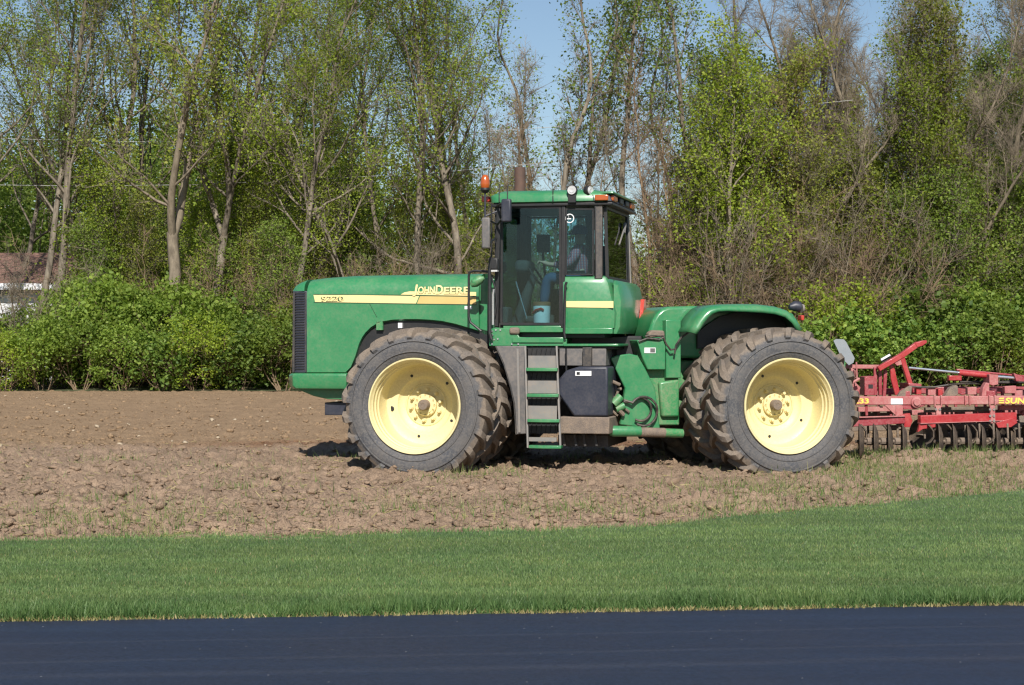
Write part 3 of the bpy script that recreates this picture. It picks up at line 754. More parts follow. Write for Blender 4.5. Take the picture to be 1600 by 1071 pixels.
def make_thicket(seed, H, W, leaf=None, per=2, stems=16, barkm='bark_brown'):
    """bare many-stemmed brush"""
    r = np.random.default_rng(seed); w = Wood(); t = Wood(); tips = []
    for k in range(stems):
        az = r.uniform(0, 7); o0 = np.array([math.cos(az), math.sin(az), 0]) * r.uniform(0, W * 0.22); o0[2] = -0.2
        q = limb(r, o0, np.array([math.cos(az) * 0.34, math.sin(az) * 0.34, 1.0]), H * r.uniform(0.6, 1.0), r.uniform(0.02, 0.05), 0.5, 0.11, 0.03, 0.25); w.tube(q[0], q[1], 4)
        P, R, D = q; m = len(D)
        for b in range(9):
            tt = r.uniform(0.15, 0.98); i = min(int(tt * m), m - 1)
            d = unit(D[i] * 0.7 + r.normal(0, 0.6, 3) + [0, 0, 0.1]); q2 = limb(r, P[i], d, H * r.uniform(0.12, 0.32), 0.013, 0.4, 0.2, 0.03, 0.4); w.tube(q2[0], q2[1], 3)
            for z in range(8):
                i2 = r.integers(0, len(q2[2])); tips.append((q2[0][i2], unit(q2[2][i2] * 0.5 + r.normal(0, 0.7, 3))))
    tp = np.array([a for a, b in tips]); td = np.array([b for a, b in tips]); n = len(tp); L = r.uniform(0.3, 0.95, n)
    t.cones(tp, td, L, np.full(n, 0.009))
    p2 = np.repeat(tp, 2, 0) + np.repeat(td * L[:, None], 2, 0) * r.uniform(0.2, 0.9, (2 * n, 1)); d2 = np.repeat(td, 2, 0) + r.normal(0, 0.7, (2 * n, 3)); d2 /= np.linalg.norm(d2, axis=1)[:, None]
    t.cones(p2, d2, r.uniform(0.2, 0.5, 2 * n), np.full(2 * n, 0.006))
    if leaf:
        F0 = t.mesh('twigs', M[barkm])
        w.V += t.V; w.F3 += [f + w.n for f in t.F3]; w.n += t.n
        bpy.data.meshes.remove(F0)
        keep = r.random(n) < 0.5
        return w.mesh('trunk', M[barkm]), leaves(r, (tp + td * L[:, None])[keep], per, 0.16, 0.11, 'crown', M[leaf])
    return w.mesh('trunk', M[barkm]), t.mesh('crown', M[barkm])

PROTO = {
    'tall': [make_tall(11, 19, 0.19, leaf='leaf_young', per=8, nl=22, spread=0.37, ang=50, lsize=0.095), make_tall(12, 20, 0.17, leaf='leaf_young', per=8, first=0.3, nl=23, spread=0.31, lsize=0.095), make_tall(13, 18, 0.16, leaf='leaf_young', per=8, nl=20, spread=0.37, ang=50, lean=0.08, first=0.25, wander=0.08, lsize=0.09),
             make_tall(14, 19, 0.16, leaf='leaf_fresh', per=7, nl=22, first=0.33, spread=0.29, lsize=0.095), make_tall(15, 21, 0.19, leaf='leaf_olive', per=7, nl=21, ang=48, first=0.28, spread=0.33, lsize=0.09), make_tall(18, 18, 0.16, leaf='leaf_young', per=8, nl=22, lean=-0.08, first=0.28, wander=0.09, spread=0.31, lsize=0.095)],
    'forked': [make_tall(16, 18, 0.26, leaf='leaf_olive', per=3, nl=18, fork=True, wander=0.07, barkm='bark_grey'), make_tall(17, 19, 0.21, leaf='leaf_young', per=5, nl=18, fork=True, wander=0.08)],
    'slender': [make_tall(21, 19, 0.17, leaf='leaf_fresh', per=6, nl=15, twn=6, spread=0.15, first=0.45, wander=0.11, lsize=0.12), make_tall(22, 18, 0.15, leaf='leaf_fresh', per=4, nl=13, twn=5, spread=0.14, first=0.40, wander=0.13, lean=0.1, lsize=0.12)],
    'bare': [make_tall(31, 17, 0.19, nl=24, twn=9, first=0.2, spread=0.24, ang=36, barkm='bark_grey', wander=0.07), make_tall(32, 16, 0.16, nl=22, twn=9, first=0.18, spread=0.24, ang=34, barkm='bark_grey', fork=True, wander=0.08), make_tall(33, 15, 0.13, nl=20, twn=7, first=0.32, spread=0.24, ang=44, barkm='bark_grey', wander=0.08)],
    'sapling': [make_tall(34, 10, 0.07, nl=18, twn=5, sub=4, first=0.25, spread=0.18, ang=34, barkm='bark_grey', wander=0.09), make_tall(35, 11, 0.08, nl=18, twn=5, sub=4, first=0.3, spread=0.16, ang=34, barkm='bark_brown', wander=0.1)],
    'dense': [make_tall(41, 13, 0.18, nl=30, twn=9, first=0.12, spread=0.34, leaf='leaf_fresh', per=9, lsize=0.115, lspread=0.22), make_tall(42, 12, 0.17, nl=30, twn=9, first=0.1, spread=0.36, leaf='leaf_young', per=9, lsize=0.11, lspread=0.22)],
    'olive': [make_tall(43, 14, 0.17, nl=30, twn=9, first=0.12, spread=0.30, leaf='leaf_olive', per=6, lsize=0.12, lspread=0.25, barkm='bark_grey'), make_tall(44, 13, 0.16, nl=30, twn=9, first=0.1, spread=0.32, leaf='leaf_olive', per=6, lsize=0.12, lspread=0.25, barkm='bark_brown')],
    'birch': [make_tall(51, 15, 0.13, nl=12, twn=4, sub=3, first=0.55, spread=0.16, ang=36, barkm='bark_pale', wander=0.03)],
    'understory': [make_tall(81, 8.5, 0.07, nl=24, twn=7, sub=5, first=0.12, spread=0.36, ang=48, leaf='leaf_young', per=11, lsize=0.10), make_tall(82, 7.5, 0.06, nl=24, twn=7, sub=5, first=0.08, spread=0.42, ang=50, leaf='leaf_fresh', per=12, lsize=0.11), make_tall(83, 9.5, 0.07, nl=24, twn=7, sub=5, first=0.15, spread=0.32, ang=46, leaf='leaf_olive', per=10, lsize=0.095)],
    'shrub': [make_shrub(61, 3.4, 3.6, 'leaf_bush'), make_shrub(62, 3.0, 3.2, 'leaf_bush', per=55, lsize=0.11), make_shrub(63, 3.8, 3.4, 'leaf_fresh'), make_shrub(64, 3.2, 3.8, 'leaf_bush', per=26, lsize=0.19), make_shrub(65, 3.3, 3.4, 'leaf_young', per=34, lsize=0.11, twigs=420)],
    'brush': [make_thicket(71, 6.5, 4), make_thicket(72, 7.5, 4, stems=14, barkm='bark_grey'), make_thicket(73, 6, 4.5, leaf='leaf_olive', per=3), make_thicket(74, 7, 4, leaf='leaf_young', per=3, stems=14)],
    'lowbrush': [make_thicket(75, 2.2, 2.2, stems=10)],
    'blossom': [make_thicket(76, 3.0, 2.0, leaf='blossom', per=5, stems=8)],
}
PLANTS = []
prng = random.Random(5)
def wood_z(x, y): return 0.012 * max(0.0, y - 56)
def plant(kind, px, d, H=1.0, var=None, sx=1.0, rz=None):
    if var is None: var = prng.randrange(len(PROTO[kind]))
    x = (px - 800) / FPX * d
    nm = {'tall': 'tall_tree', 'forked': 'forked_tree', 'slender': 'slender_tree', 'bare': 'bare_tree', 'sapling': 'bare_sapling', 'dense': 'leafy_tree', 'understory': 'understory_tree', 'olive': 'budding_tree', 'birch': 'pale_trunk_tree', 'shrub': 'shrub', 'brush': 'brush_thicket', 'lowbrush': 'low_brush', 'blossom': 'blossom_shrub'}[kind]
    e = empty(nm, (x, d, wood_z(x, d)), prng.uniform(0, 6.28) if rz is None else rz)
    e.scale = (H * sx, H * sx, H)
    tm, cm = PROTO[kind][var]
    mobj('trunk', tm, e); mobj('crown', cm, e)
    PLANTS.append((kind, px, d, e)); return e

# front rank of tall trees, from the house end to the right edge
for px, d, k, h, v in ((-40, 66, 'tall', 1.0, 1), (25, 78, 'tall', 1.0, 3), (65, 66, 'tall', 1.0, 3), (102, 66, 'tall', 1.0, 4), (150, 67, 'tall', 1.05, 0), (205, 72, 'tall', 1.0, 1), (268, 63, 'forked', 1.0, 0), (318, 65, 'forked', 0.95, 1),
                       (372, 70, 'tall', 1.0, 4), (415, 74, 'tall', 1.0, 0), (468, 64, 'tall', 0.95, 5), (520, 72, 'tall', 0.95, 1), (578, 64, 'tall', 0.98, 2), (610, 69, 'tall', 0.9, 3), (652, 67, 'tall', 0.98, 1), (690, 74, 'tall', 0.95, 4), (722, 66, 'tall', 1.0, 0),
                       (755, 73, 'tall', 0.9, 3), (905, 66, 'slender', 1.05, 1), (868, 71, 'slender', 1.0, 0), (975, 70, 'bare', 0.72, 2), (1000, 66, 'slender', 1.05, 0), (1035, 70, 'slender', 1.0, 1)):
    plant(k, px, d, h, v)
for px, d, k, h, v in ((0, 78, 'tall', 1.0, 3), (185, 77, 'tall', 1.0, 2), (345, 80, 'tall', 1.05, 2), (545, 77, 'tall', 0.95, 4)):
    plant(k, px, d, h, v)
for px, d, k, h, v in ((1145, 64, 'dense', 1.0, 1), (1120, 69, 'dense', 0.95, 0), (1190, 69, 'dense', 1.02, 1), (1110, 70, 'olive', 0.8, 0), (1235, 65, 'olive', 0.95, 1), (1290, 64, 'bare', 0.95, 1), (1325, 66, 'bare', 1.0, 0), (1262, 69, 'bare', 0.95, 2), (1368, 66, 'birch', 0.85, 0),
                       (1372, 70, 'bare', 1.02, 2), (1400, 66, 'bare', 1.0, 0), (1445, 65, 'dense', 0.98, 1), (1490, 66, 'olive', 1.0, 0), (1535, 71, 'dense', 1.0, 0), (1590, 70, 'dense', 1.0, 1), (1560, 67, 'bare', 1.0, 0), (1500, 64, 'bare', 0.85, 1), (1250, 67, 'bare', 1.0, 0), (1310, 70, 'bare', 1.1, 1), (1345, 68, 'bare', 1.05, 2), (1390, 72, 'bare', 1.15, 1), (1420, 68, 'bare', 1.05, 2), (1505, 76, 'bare', 1.2, 1), (1560, 77, 'bare', 1.2, 0), (1600, 78, 'bare', 1.3, 2), (1585, 76, 'tall', 1.0, 4), (1460, 77, 'tall', 1.0, 1), (1280, 73, 'bare', 1.1, 0), (1465, 73, 'bare', 1.1, 1), (1550, 75, 'bare', 1.05, 0), (1210, 75, 'bare', 1.0, 1),
                       (1330, 72, 'olive', 0.9, 1), (1680, 67, 'olive', 1.0, 0)):
    plant(k, px, d, h, v)
for px, d, h, v in ((800, 64, 0.95, 0), (830, 67, 1.0, 1), (940, 66, 1.0, 0), (965, 69, 1.05, 1), (885, 72, 0.9, 0), (990, 65, 1.2, 1), (815, 69, 1.3, 0), (1030, 67, 1.3, 0), (895, 68, 1.2, 1), (1050, 64, 0.9, 1), (1080, 66, 0.95, 0), (1010, 68, 1.0, 1), (770, 70, 1.1, 0)):
    plant('sapling', px, d, h, v)
# brush: brown many-stemmed thickets
for px, d, h, v in ((50, 62.5, 0.8, 1), (135, 68, 1.0, 3), (480, 64, 0.75, 0), (520, 63, 0.8, 2), (565, 66, 0.85, 0), (600, 63, 0.8, 1), (640, 65, 0.85, 0), (680, 63, 0.8, 2), (715, 66, 0.9, 1), (750, 63, 0.75, 0), (790, 66, 0.7, 0), (840, 65, 0.7, 1),
                    (1010, 63, 0.8, 0), (1050, 66, 1.0, 2), (1085, 63, 0.9, 0), (1120, 66, 1.1, 0), (1160, 63, 1.0, 1), (1195, 66, 1.1, 0), (1230, 63, 1.0, 0), (1265, 64, 1.1, 2), (1300, 62.5, 0.95, 0), (1340, 64, 1.1, 1), (1385, 63, 1.0, 0), (1420, 66, 1.15, 0), (970, 66, 0.75, 2), (1145, 69, 1.15, 3),
                    (330, 66, 1.0, 3), (395, 67, 1.0, 2), (230, 68, 1.0, 3), (440, 66, 0.9, 2), (170, 66, 0.8, 0), (1240, 69, 1.4, 3), (1310, 69, 1.4, 2), (1180, 70, 1.3, 3), (1360, 68, 1.3, 2), (1410, 70, 1.3, 3), (1275, 67, 1.3, 2)):
    plant('brush', px, d, h, v)
for px, d, h, v in ((150, 66, 0.75, 1), (185, 67, 1.0, 0), (225, 66, 0.75, 2), (245, 69, 1.0, 1), (300, 67, 0.8, 0), (350, 66, 0.75, 1), (365, 70, 1.1, 0), (405, 66, 0.8, 2), (435, 64, 0.75, 1), (455, 67, 1.1, 0), (500, 66, 0.85, 2), (535, 69, 1.0, 1), (575, 70, 1.0, 0), (625, 68, 0.85, 2), (665, 70, 0.9, 0), (705, 68, 0.8, 2), (745, 70, 0.85, 0),
                    (785, 68, 0.8, 2), (1060, 68, 0.95, 2), (1095, 66, 1.0, 0), (1150, 66, 0.95, 2), (1205, 67, 1.1, 0), (1255, 65, 0.9, 2), (1345, 66, 0.95, 2), (1395, 68, 1.1, 0), (1430, 64.5, 0.9, 1)):
    plant('understory', px, d, h, v)
for px, d, h, v in ((948, 67, 1.0, 1), (1062, 67, 1.0, 0), (795, 70, 1.0, 1)):
    plant('slender', px, d, h, v)
# shrubs along the back of the field
R2 = random.Random(9)
px = -60
while px < 470:
    lo = 0.74 if px < 95 else 1.0
    plant('shrub', px + R2.uniform(-8, 8), R2.uniform(60.3, 60.9), R2.uniform(0.62, 0.85) * min(1, lo + 0.15), sx=1.05)
    plant('shrub', px + R2.uniform(10, 40), R2.uniform(62.4, 63.4), R2.uniform(0.9, 1.25) * lo, sx=1.0 / lo ** 0.5)
    if px > 110: plant('shrub', px + R2.uniform(-10, 20), R2.uniform(65, 67), R2.uniform(0.95, 1.2))
    px += 62
for px in (490, 540, 600, 655, 705, 735): plant('shrub', px, R2.uniform(64, 65), R2.uniform(1.0, 1.12))
for px in (560, 640, 500): plant('shrub', px, 68, 1.4)
for px in (1015, 1070, 1120, 1175, 1225): plant('shrub', px, R2.uniform(61, 62.5), R2.uniform(0.72, 0.98))
px = 1255
while px < 1680:
    plant('shrub', px, R2.uniform(60.3, 60.9), R2.uniform(0.72, 0.95), sx=1.05)
    plant('shrub', px + 28, R2.uniform(62.2, 63.2), R2.uniform(1.0, 1.25))
    if px > 1395: plant('shrub', px + 10, R2.uniform(64.5, 66), R2.uniform(1.15, 1.35))
    if px > 1440: plant('understory', px, R2.uniform(64, 66), R2.uniform(0.75, 1.0), 1); plant('understory', px + 30, R2.uniform(66, 69), R2.uniform(0.95, 1.25), 0)
    px += 60
plant('blossom', 112, 64, 1.25); plant('blossom', 128, 66, 1.2)

ORD = 'first second third fourth fifth sixth seventh eighth ninth tenth eleventh twelfth thirteenth fourteenth fifteenth sixteenth seventeenth eighteenth nineteenth twentieth'.split()
TENS = {20: 'twenty', 30: 'thirty', 40: 'forty', 50: 'fifty', 60: 'sixty', 70: 'seventy'}
def ordinal(i):
    if i < 20: return ORD[i]
    t, u = (i + 1) // 10 * 10, (i + 1) % 10
    return TENS[t][:-1] + 'ieth' if u == 0 else TENS[t] + '-' + ORD[u - 1]
DESC = {'tall': ('tall thinly leafed spring tree', 'tree', 'tall spring trees behind the field'), 'forked': ('grey tree forking low', 'tree', 'forked grey trees'),
        'slender': ('slender crooked tree against the sky', 'tree', 'slender trees against the sky gap'), 'bare': ('bare tree with grey twigs', 'tree', 'bare trees in the wood'),
        'sapling': ('thin leafless sapling', 'sapling', 'bare saplings behind the cab'), 'dense': ('bright green fully leaved tree', 'tree', 'leafy trees of the wood'),
        'understory': ('low understory tree in new leaf', 'tree', 'understory trees in the wood'),
        'olive': ('olive budding tree with fine twigs', 'tree', 'budding trees of the wood'), 'birch': ('pale trunked bare tree', 'tree', None), 'shrub': ('dense green shrub', 'shrub', 'green shrubs along the back of the field'),
        'brush': ('brown many-stemmed brush thicket', 'thicket', 'brush thickets under the trees'), 'lowbrush': ('low bare brush', 'brush', 'low brush at the field edge'), 'blossom': ('small shrub with pale blossom', 'shrub', 'pale blossom shrubs')}
def where(px):
    for lim, s in ((130, 'near the brown-roofed house'), (445, 'in front of the tractor nose'), (745, 'behind the tractor hood'), (1010, 'behind the cab'), (1260, 'behind the rear fender'), (1440, 'behind the harrow frame'), (9999, 'beyond the harrow arm')):
        if px < lim: return s
for kind in DESC:
    L = sorted([p for p in PLANTS if p[0] == kind], key=lambda p: p[1])
    for i, (k, px, d, e) in enumerate(L):
        ds_, cat, grp = DESC[kind]
        if kind == 'birch': lab = 'pale straight trunk rising among the bare trees behind the rear wheel'
        else: lab = f'{ds_}, {ordinal(i)} from the left, {where(px)}'
        tag(e, lab, cat, grp)

# far wood that reads as one mass
r = np.random.default_rng(99); w = Wood(); C = []
for k in range(420):
    d = r.uniform(84, 118); px = r.uniform(-200, 1800); x = (px - 800) / FPX * d
    top = np.interp(px, [-200, 0, 200, 420, 560, 700, 780, 860, 960, 1060, 1120, 1250, 1420, 1600, 1800], [12, 12, 14, 14, 12, 10.5, 9.5, 6.5, 5.5, 8, 12, 11, 12, 15, 15]) * r.uniform(0.75, 1.1)
    z0 = 0.012 * (d - 56)
    q = limb(r, np.array([x, d, z0]), np.array([r.normal(0, .08), 0, 1.0]), top * 0.9, r.uniform(0.06, 0.16), 1.2, 0.06, 0.05, 0.2); w.tube(q[0], q[1], 4)
    n = int(top * 4.5)
    C.append(np.stack([x + r.normal(0, 1.5, n), d + r.normal(0, 1.2, n), z0 + top * r.beta(1.6, 1.3, n)], -1))
o = mobj('distant_wood', leaves(r, np.concatenate(C), 13, 0.42, 0.26, 'distant_wood', M['leaf_far'])); tag(o, kind='stuff')
o = mobj('distant_wood_trunks', w.mesh('distant_wood_trunks', M['bark_grey'])); tag(o, kind='stuff')
# leaf litter brush closing the wood floor
C = np.stack([r.uniform(-40, 45, 5200), r.uniform(64, 90, 5200), np.zeros(5200)], -1); C[:, 2] = 0.012 * (C[:, 1] - 56) + r.uniform(0.1, 1.7, 5200)
o = mobj('undergrowth', leaves(r, C, 9, 0.3, 0.16, 'undergrowth', M['leaf_far'])); tag(o, kind='stuff')

# ------------------------------------------------------------------ house behind the shrubs
HD = 72.0
def hx(px, d=HD): return (px - 800) / FPX * d
def hz(py, d=HD): return H_CAM + (535.5 - py) / FPX * d
HO = Vector((hx(20), HD, 0))
house = empty('house', HO); tag(house, 'low white house with a brown shingled roof half hidden behind the shrubs', 'house')
class Off:
    def __init__(s, o): s.o = o
    def rel(s, v): return (v[0] - s.o.x, v[1] - s.o.y, v[2] - s.o.z)
HF = Off(HO)
x0, x1 = hx(-190), hx(97); ze = hz(446); zr = hz(396, HD + 4)
b = MB(); b.box(x0 + .3, x1 - .4, HD, HD + 8, 0.1, ze); b.build('wall', M['siding'], house, HF)
b = MB()
for zz in np.arange(0.5, ze, 0.22): b.box(x0 + .3, x1 - .4, HD - 0.025, HD - 0.002, zz, zz + 0.19)
o = b.build('siding_boards', M['siding'], house, HF); o['kind'] = 'stuff'
b = MB(); b.add([(x0, HD - .6, ze), (x1, HD - .6, ze), (x1, HD + 4, zr), (x0, HD + 4, zr), (x0, HD + 8.6, ze), (x1, HD + 8.6, ze)], [(0, 1, 2, 3), (3, 2, 5, 4), (0, 3, 4), (1, 5, 2), (0, 4, 5, 1)])
roof = b.build('roof', M['shingle'], house, HF, smooth=False)
b = MB()
for k in range(14):
    t0, t1 = k / 14, (k + 1) / 14
    y0, y1 = HD - .6 + 4.6 * t0, HD - .6 + 4.6 * t1 - .05; za, zb = ze + (zr - ze) * t0, ze + (zr - ze) * t1
    b.add([(x0, y0, za + .05), (x1, y0, za + .05), (x1, y1, zb + .02), (x0, y1, zb + .02), (x0, y0, za + .02), (x1, y0, za + .02)], [(0, 1, 2, 3), (0, 4, 5, 1)])
o = b.build('shingle_courses', M['shingle'], roof, HF, smooth=False); o['kind'] = 'stuff'
b = MB(); b.box(x0, x1, HD - .68, HD - .603, ze - .20, ze + .06); b.build('fascia', M['fascia'], house, HF)
for px0, px1 in ((-60, -25), (-5, 34)):
    wx0, wx1 = hx(px0), hx(px1); zb, zt = hz(465), hz(449)
    b = MB()
    b.box(wx0, wx1, HD - .06, HD - .03, zt - .07, zt); b.box(wx0, wx1, HD - .06, HD - .03, zb, zb + .07)
    for q in (wx0, (wx0 + wx1) / 2 - .03, wx1 - .06): b.box(q, q + .06, HD - .06, HD - .03, zb + .07, zt - .07)
    wf = b.build('window', M['fascia'], house, HF)
    b = MB(); b.box(wx0 + .02, wx1 - .02, HD - .045, HD - .028, zb + .02, zt - .02); b.build('pane', M['winpane'], wf, HF)

# ------------------------------------------------------------------ overhead wires
M['wire'] = paint('weathered_wire', (0.40, 0.40, 0.38), 0.6, 0.0)
for px_pts, lab in ((((-500, 262), (-100, 288), (120, 291), (300, 289), (480, 281), (670, 271), (900, 250), (1300, 200)), 'thin pale overhead wire crossing the trees just above the hood'),
                    (((-500, 196), (-100, 214), (200, 222), (350, 221), (500, 217), (720, 208), (1000, 190), (1400, 150)), 'thin pale overhead wire crossing high above the tractor nose')):
    d = 67.0; pts = [((px - 800) / FPX * d, d, H_CAM + (535.5 - py) / FPX * d) for px, py in px_pts]
    base = Vector(pts[0]); b = MB()
    P2 = []
    for i in range(len(pts) - 1):
        for k in range(6): P2.append(Vector(pts[i]).lerp(Vector(pts[i + 1]), k / 6) - base)
    b.tube(P2, 0.010, 5); o = b.build('overhead_wire', M['wire']); o.location = base; tag(o, lab, 'wire', 'overhead wires')

# ------------------------------------------------------------------ articulated tractor
R_T, R_RIM = 0.975, 0.612           # tyre and rim radius
TF, TR = -14.0, 14.0                # how far the front and the rear half are turned
W_FACE = 1.90                       # centreline to the face of the outer rims
D_T = 22.3                          # distance of the tyre faces from the camera
def axle(px, py, deg):
    a = rad(deg); ey = Vector((-math.sin(a), math.cos(a)))
    f = Vector(((px - 800) / FPX * D_T, D_T)); return f + ey * W_FACE
AF, AR = axle(647, 637, TF), axle(1233.5, 633.5, TR)
exf, exr = Vector((math.cos(rad(TF)), math.sin(rad(TF)))), Vector((math.cos(rad(TR)), math.sin(rad(TR))))
# hinge: AF + exf*a = AR - exr*c
det = exf.x * exr.y - exf.y * exr.x
dv = AR - AF
la = (dv.x * exr.y - dv.y * exr.x) / det
HINGE = AF + exf * la
LOC = (HINGE.x, HINGE.y)
tractor = empty('tractor', (LOC[0], LOC[1], 0.0))
tag(tractor, 'big green articulated tractor with yellow dual wheels driving across the ploughed field', 'tractor')
F = Frame(AF, TF, LOC); Q = Frame(AR, TR, LOC)
ZW = 0.868                          # axle height

# --- wheels: one of each mesh, shared by all eight
def tyre_mesh():
    b = MB()
    prof = [(0.615, -0.285), (0.64, -0.31), (0.70, -0.335), (0.77, -0.342), (0.83, -0.325), (0.875, -0.295), (0.905, -0.27), (0.918, -0.22), (0.926, -0.1), (0.928, 0), (0.926, 0.1), (0.918, 0.22), (0.905, 0.27), (0.875, 0.295), (0.83, 0.325), (0.77, 0.342), (0.70, 0.335), (0.64, 0.31), (0.615, 0.285), (0.60, 0.2), (0.60, -0.2)]
    b.lathe(prof, 96, closed=True)
    # raised ring on each side wall
    for s in (-1, 1):
        b.lathe([(0.684, s * 0.333), (0.690, s * 0.343), (0.700, s * 0.343), (0.706, s * 0.334)], 96)
        b.lathe([(0.805, s * 0.334), (0.811, s * 0.346), (0.823, s * 0.342), (0.829, s * 0.327)], 96)
    nl = 22; jr = random.Random(3)
    for s in (-1, 1):
        for k in range(nl):
            th0 = 2 * math.pi * (k + (0.5 if s > 0 else 0.0)) / nl
            # stations from the centre line to down over the shoulder: lateral, radius at base, top radius, angle offset
            st = [(0.0 - 0.03, 0.92, 0.968, 0.0), (0.09, 0.92, 0.972, 0.06), (0.18, 0.915, 0.972, 0.125), (0.27, 0.90, 0.964, 0.185), (0.325, 0.86, 0.925, 0.215), (0.345, 0.825, 0.858, 0.222)]
            v = []; f = []
            for i, (y, rb, rt, da) in enumerate(st):
                wdt = (0.030, 0.034, 0.037, 0.042, 0.046, 0.036)[i]
                yb = y if i < 4 else y - 0.03
                for rr, dw, yy in ((rb, -wdt * 1.2, yb), (rt, -wdt * 0.85, y), (rt, wdt * 0.85, y), (rb, wdt * 1.2, yb)):
                    t = th0 + da + dw / 0.95
                    v.append((rr * math.cos(t), s * yy, rr * math.sin(t)))
            for i in range(len(st) - 1):
                for k2 in range(3): f.append((i * 4 + k2, i * 4 + k2 + 1, i * 4 + k2 + 5, i * 4 + k2 + 4))
            f.append((0, 1, 2, 3)); e = (len(st) - 1) * 4; f.append((e + 3, e + 2, e + 1, e))
            b.add(v, f)
    q = []
    for x, y, z in b.v:
        r_ = math.hypot(x, z); k_ = (0.615 + (r_ - 0.615) * 1.135) / r_ if r_ > 0.615 else 1.0; q.append((x * k_, y, z * k_))
    b.v = q
    return b
def rim_mesh():
    b = MB(); y0 = -0.318
    prof = [(0.600, 0.06), (0.618, 0.02), (0.624, 0.002), (0.618, -0.012), (0.603, -0.010), (0.596, 0.004), (0.590, 0.030), (0.574, 0.046), (0.572, 0.100), (0.556, 0.114), (0.554, 0.168), (0.538, 0.184), (0.536, 0.40), (0.515, 0.445), (0.46, 0.475), (0.40, 0.47), (0.375, 0.478), (0.365, 0.50), (0.33, 0.525), (0.285, 0.54), (0.272, 0.53), (0.262, 0.53), (0.255, 0.545), (0.12, 0.545), (0.0, 0.545)]
    b.lathe([(r, y0 + d) for r, d in prof], 96)
    return b
def hub_mesh():
    b = MB(); y0 = -0.318
    b.lathe([(0.150, y0 + 0.546), (0.150, y0 + 0.508), (0.140, y0 + 0.498), (0.118, y0 + 0.498), (0.112, y0 + 0.49), (0.0, y0 + 0.49)], 40)
    for k in range(12):
        t = 2 * math.pi * k / 12; b.lathe([(0.011, -0.012), (0.009, 0.0), (0.0, 0.0)][::-1], 6, c=(0.128 * math.cos(t), y0 + 0.497, 0.128 * math.sin(t)))
    return b
def cap_mesh():
    b = MB(); y0 = -0.318
    b.lathe([(0.072, y0 + 0.50), (0.072, y0 + 0.40), (0.060, y0 + 0.38), (0.028, y0 + 0.38), (0.022, y0 + 0.385), (0.0, y0 + 0.385)], 28)
    return b
def nut_mesh():
    b = MB(); b.lathe([(0.030, 0.0), (0.030, -0.022), (0.021, -0.024), (0.021, -0.058), (0.015, -0.064), (0.0, -0.064)], 8)
    return b
def hole_mesh():
    b = MB(); b.lathe([(0.020, 0), (0.016, -0.003), (0, -0.003)], 12)
    return b
_w0 = {}
for nm, fn, mt in (('wheel', rim_mesh, 'yellow'), ('tyre', tyre_mesh, 'tyre'), ('hub', hub_mesh, 'yellow'), ('axle_end', cap_mesh, 'dirtmetal'), ('wheel_nut', nut_mesh, 'yellow'), ('valve_hole', hole_mesh, 'black')):
    o = fn().build(nm, M[mt]); _w0[nm] = o.data; bpy.data.objects.remove(o)
tyre_i = 0
for fr, axd in ((F, 'front'), (Q, 'rear')):
    for side in (-1, 1):
        for lat in (W_FACE - 0.318, W_FACE - 0.318 - 0.86):
            wheel = mobj('wheel', _w0['wheel'], tractor)
            p = fr.rel((0, side * lat, ZW)); wheel.location = p
            spin = rad((17, 41, 5, 29, 52, 11, 33, 60)[tyre_i]); tyre_i += 1
            wheel.rotation_euler = (0, 0, fr.ang + (0 if side < 0 else math.pi))
            ty = mobj('tyre', _w0['tyre'], wheel)
            # tread arrows run the other way on the far side
            ty.rotation_euler = (0, spin, 0) if side < 0 else (math.pi, spin, 0)
            if side < 0:
                h = mobj('hub', _w0['hub'], wheel); mobj('axle_end', _w0['axle_end'], wheel)
                for k in range(10):
                    t = 2 * math.pi * k / 10 + 0.2; n_ = mobj('wheel_nut', _w0['wheel_nut'], wheel); n_.location = (0.205 * math.cos(t), -0.318 + 0.545, 0.205 * math.sin(t))
                for k in range(5):
                    t = 2 * math.pi * k / 5 + 0.75; n_ = mobj('valve_hole', _w0['valve_hole'], wheel); n_.location = (0.42 * math.cos(t), -0.318 + 0.4695, 0.42 * math.sin(t))
                    if k == 2: n_.scale = (1.9, 1, 1.9); n_.location = (0.46 * math.cos(t), -0.318 + 0.472, 0.46 * math.sin(t))

# --- axles and chassis
b = MB()
for s in (-1, 1):
    b.tube([(0, s * 0.2, ZW), (0, s * 1.32, ZW)], 0.13, 16)
b.box(-0.35, 0.35, -0.34, 0.34, 0.52, 1.25); b.build('front_axle', M['green_dusty'], tractor, F, 0.03)
b = MB()
for s in (-1, 1): b.tube([(0, s * 0.2, ZW), (0, s * 1.32, ZW)], 0.13, 16)
b.box(-0.35, 0.35, -0.34, 0.34, 0.52, 1.25); b.build('rear_axle', M['green_dusty'], tractor, Q, 0.03)
b = MB(); b.box(-1.15, 1.75, -0.36, 0.36, 0.80, 1.30); b.build('front_chassis', M['rubbertrim'], tractor, F, 0.02)
b = MB(); b.box(-1.0, 1.5, -0.38, 0.38, 0.72, 1.45); b.build('rear_chassis', M['green_dusty'], tractor, Q, 0.03)
b = MB(); b.tube([(HINGE.x - LOC[0], HINGE.y - LOC[1], 0.55), (HINGE.x - LOC[0], HINGE.y - LOC[1], 1.5)], 0.15, 16); b.build('hinge_pin', M['dirtmetal'], tractor)

M['darkgrey'] = paint('dark_grey_post', (0.055, 0.053, 0.055), 0.5, 0.3)
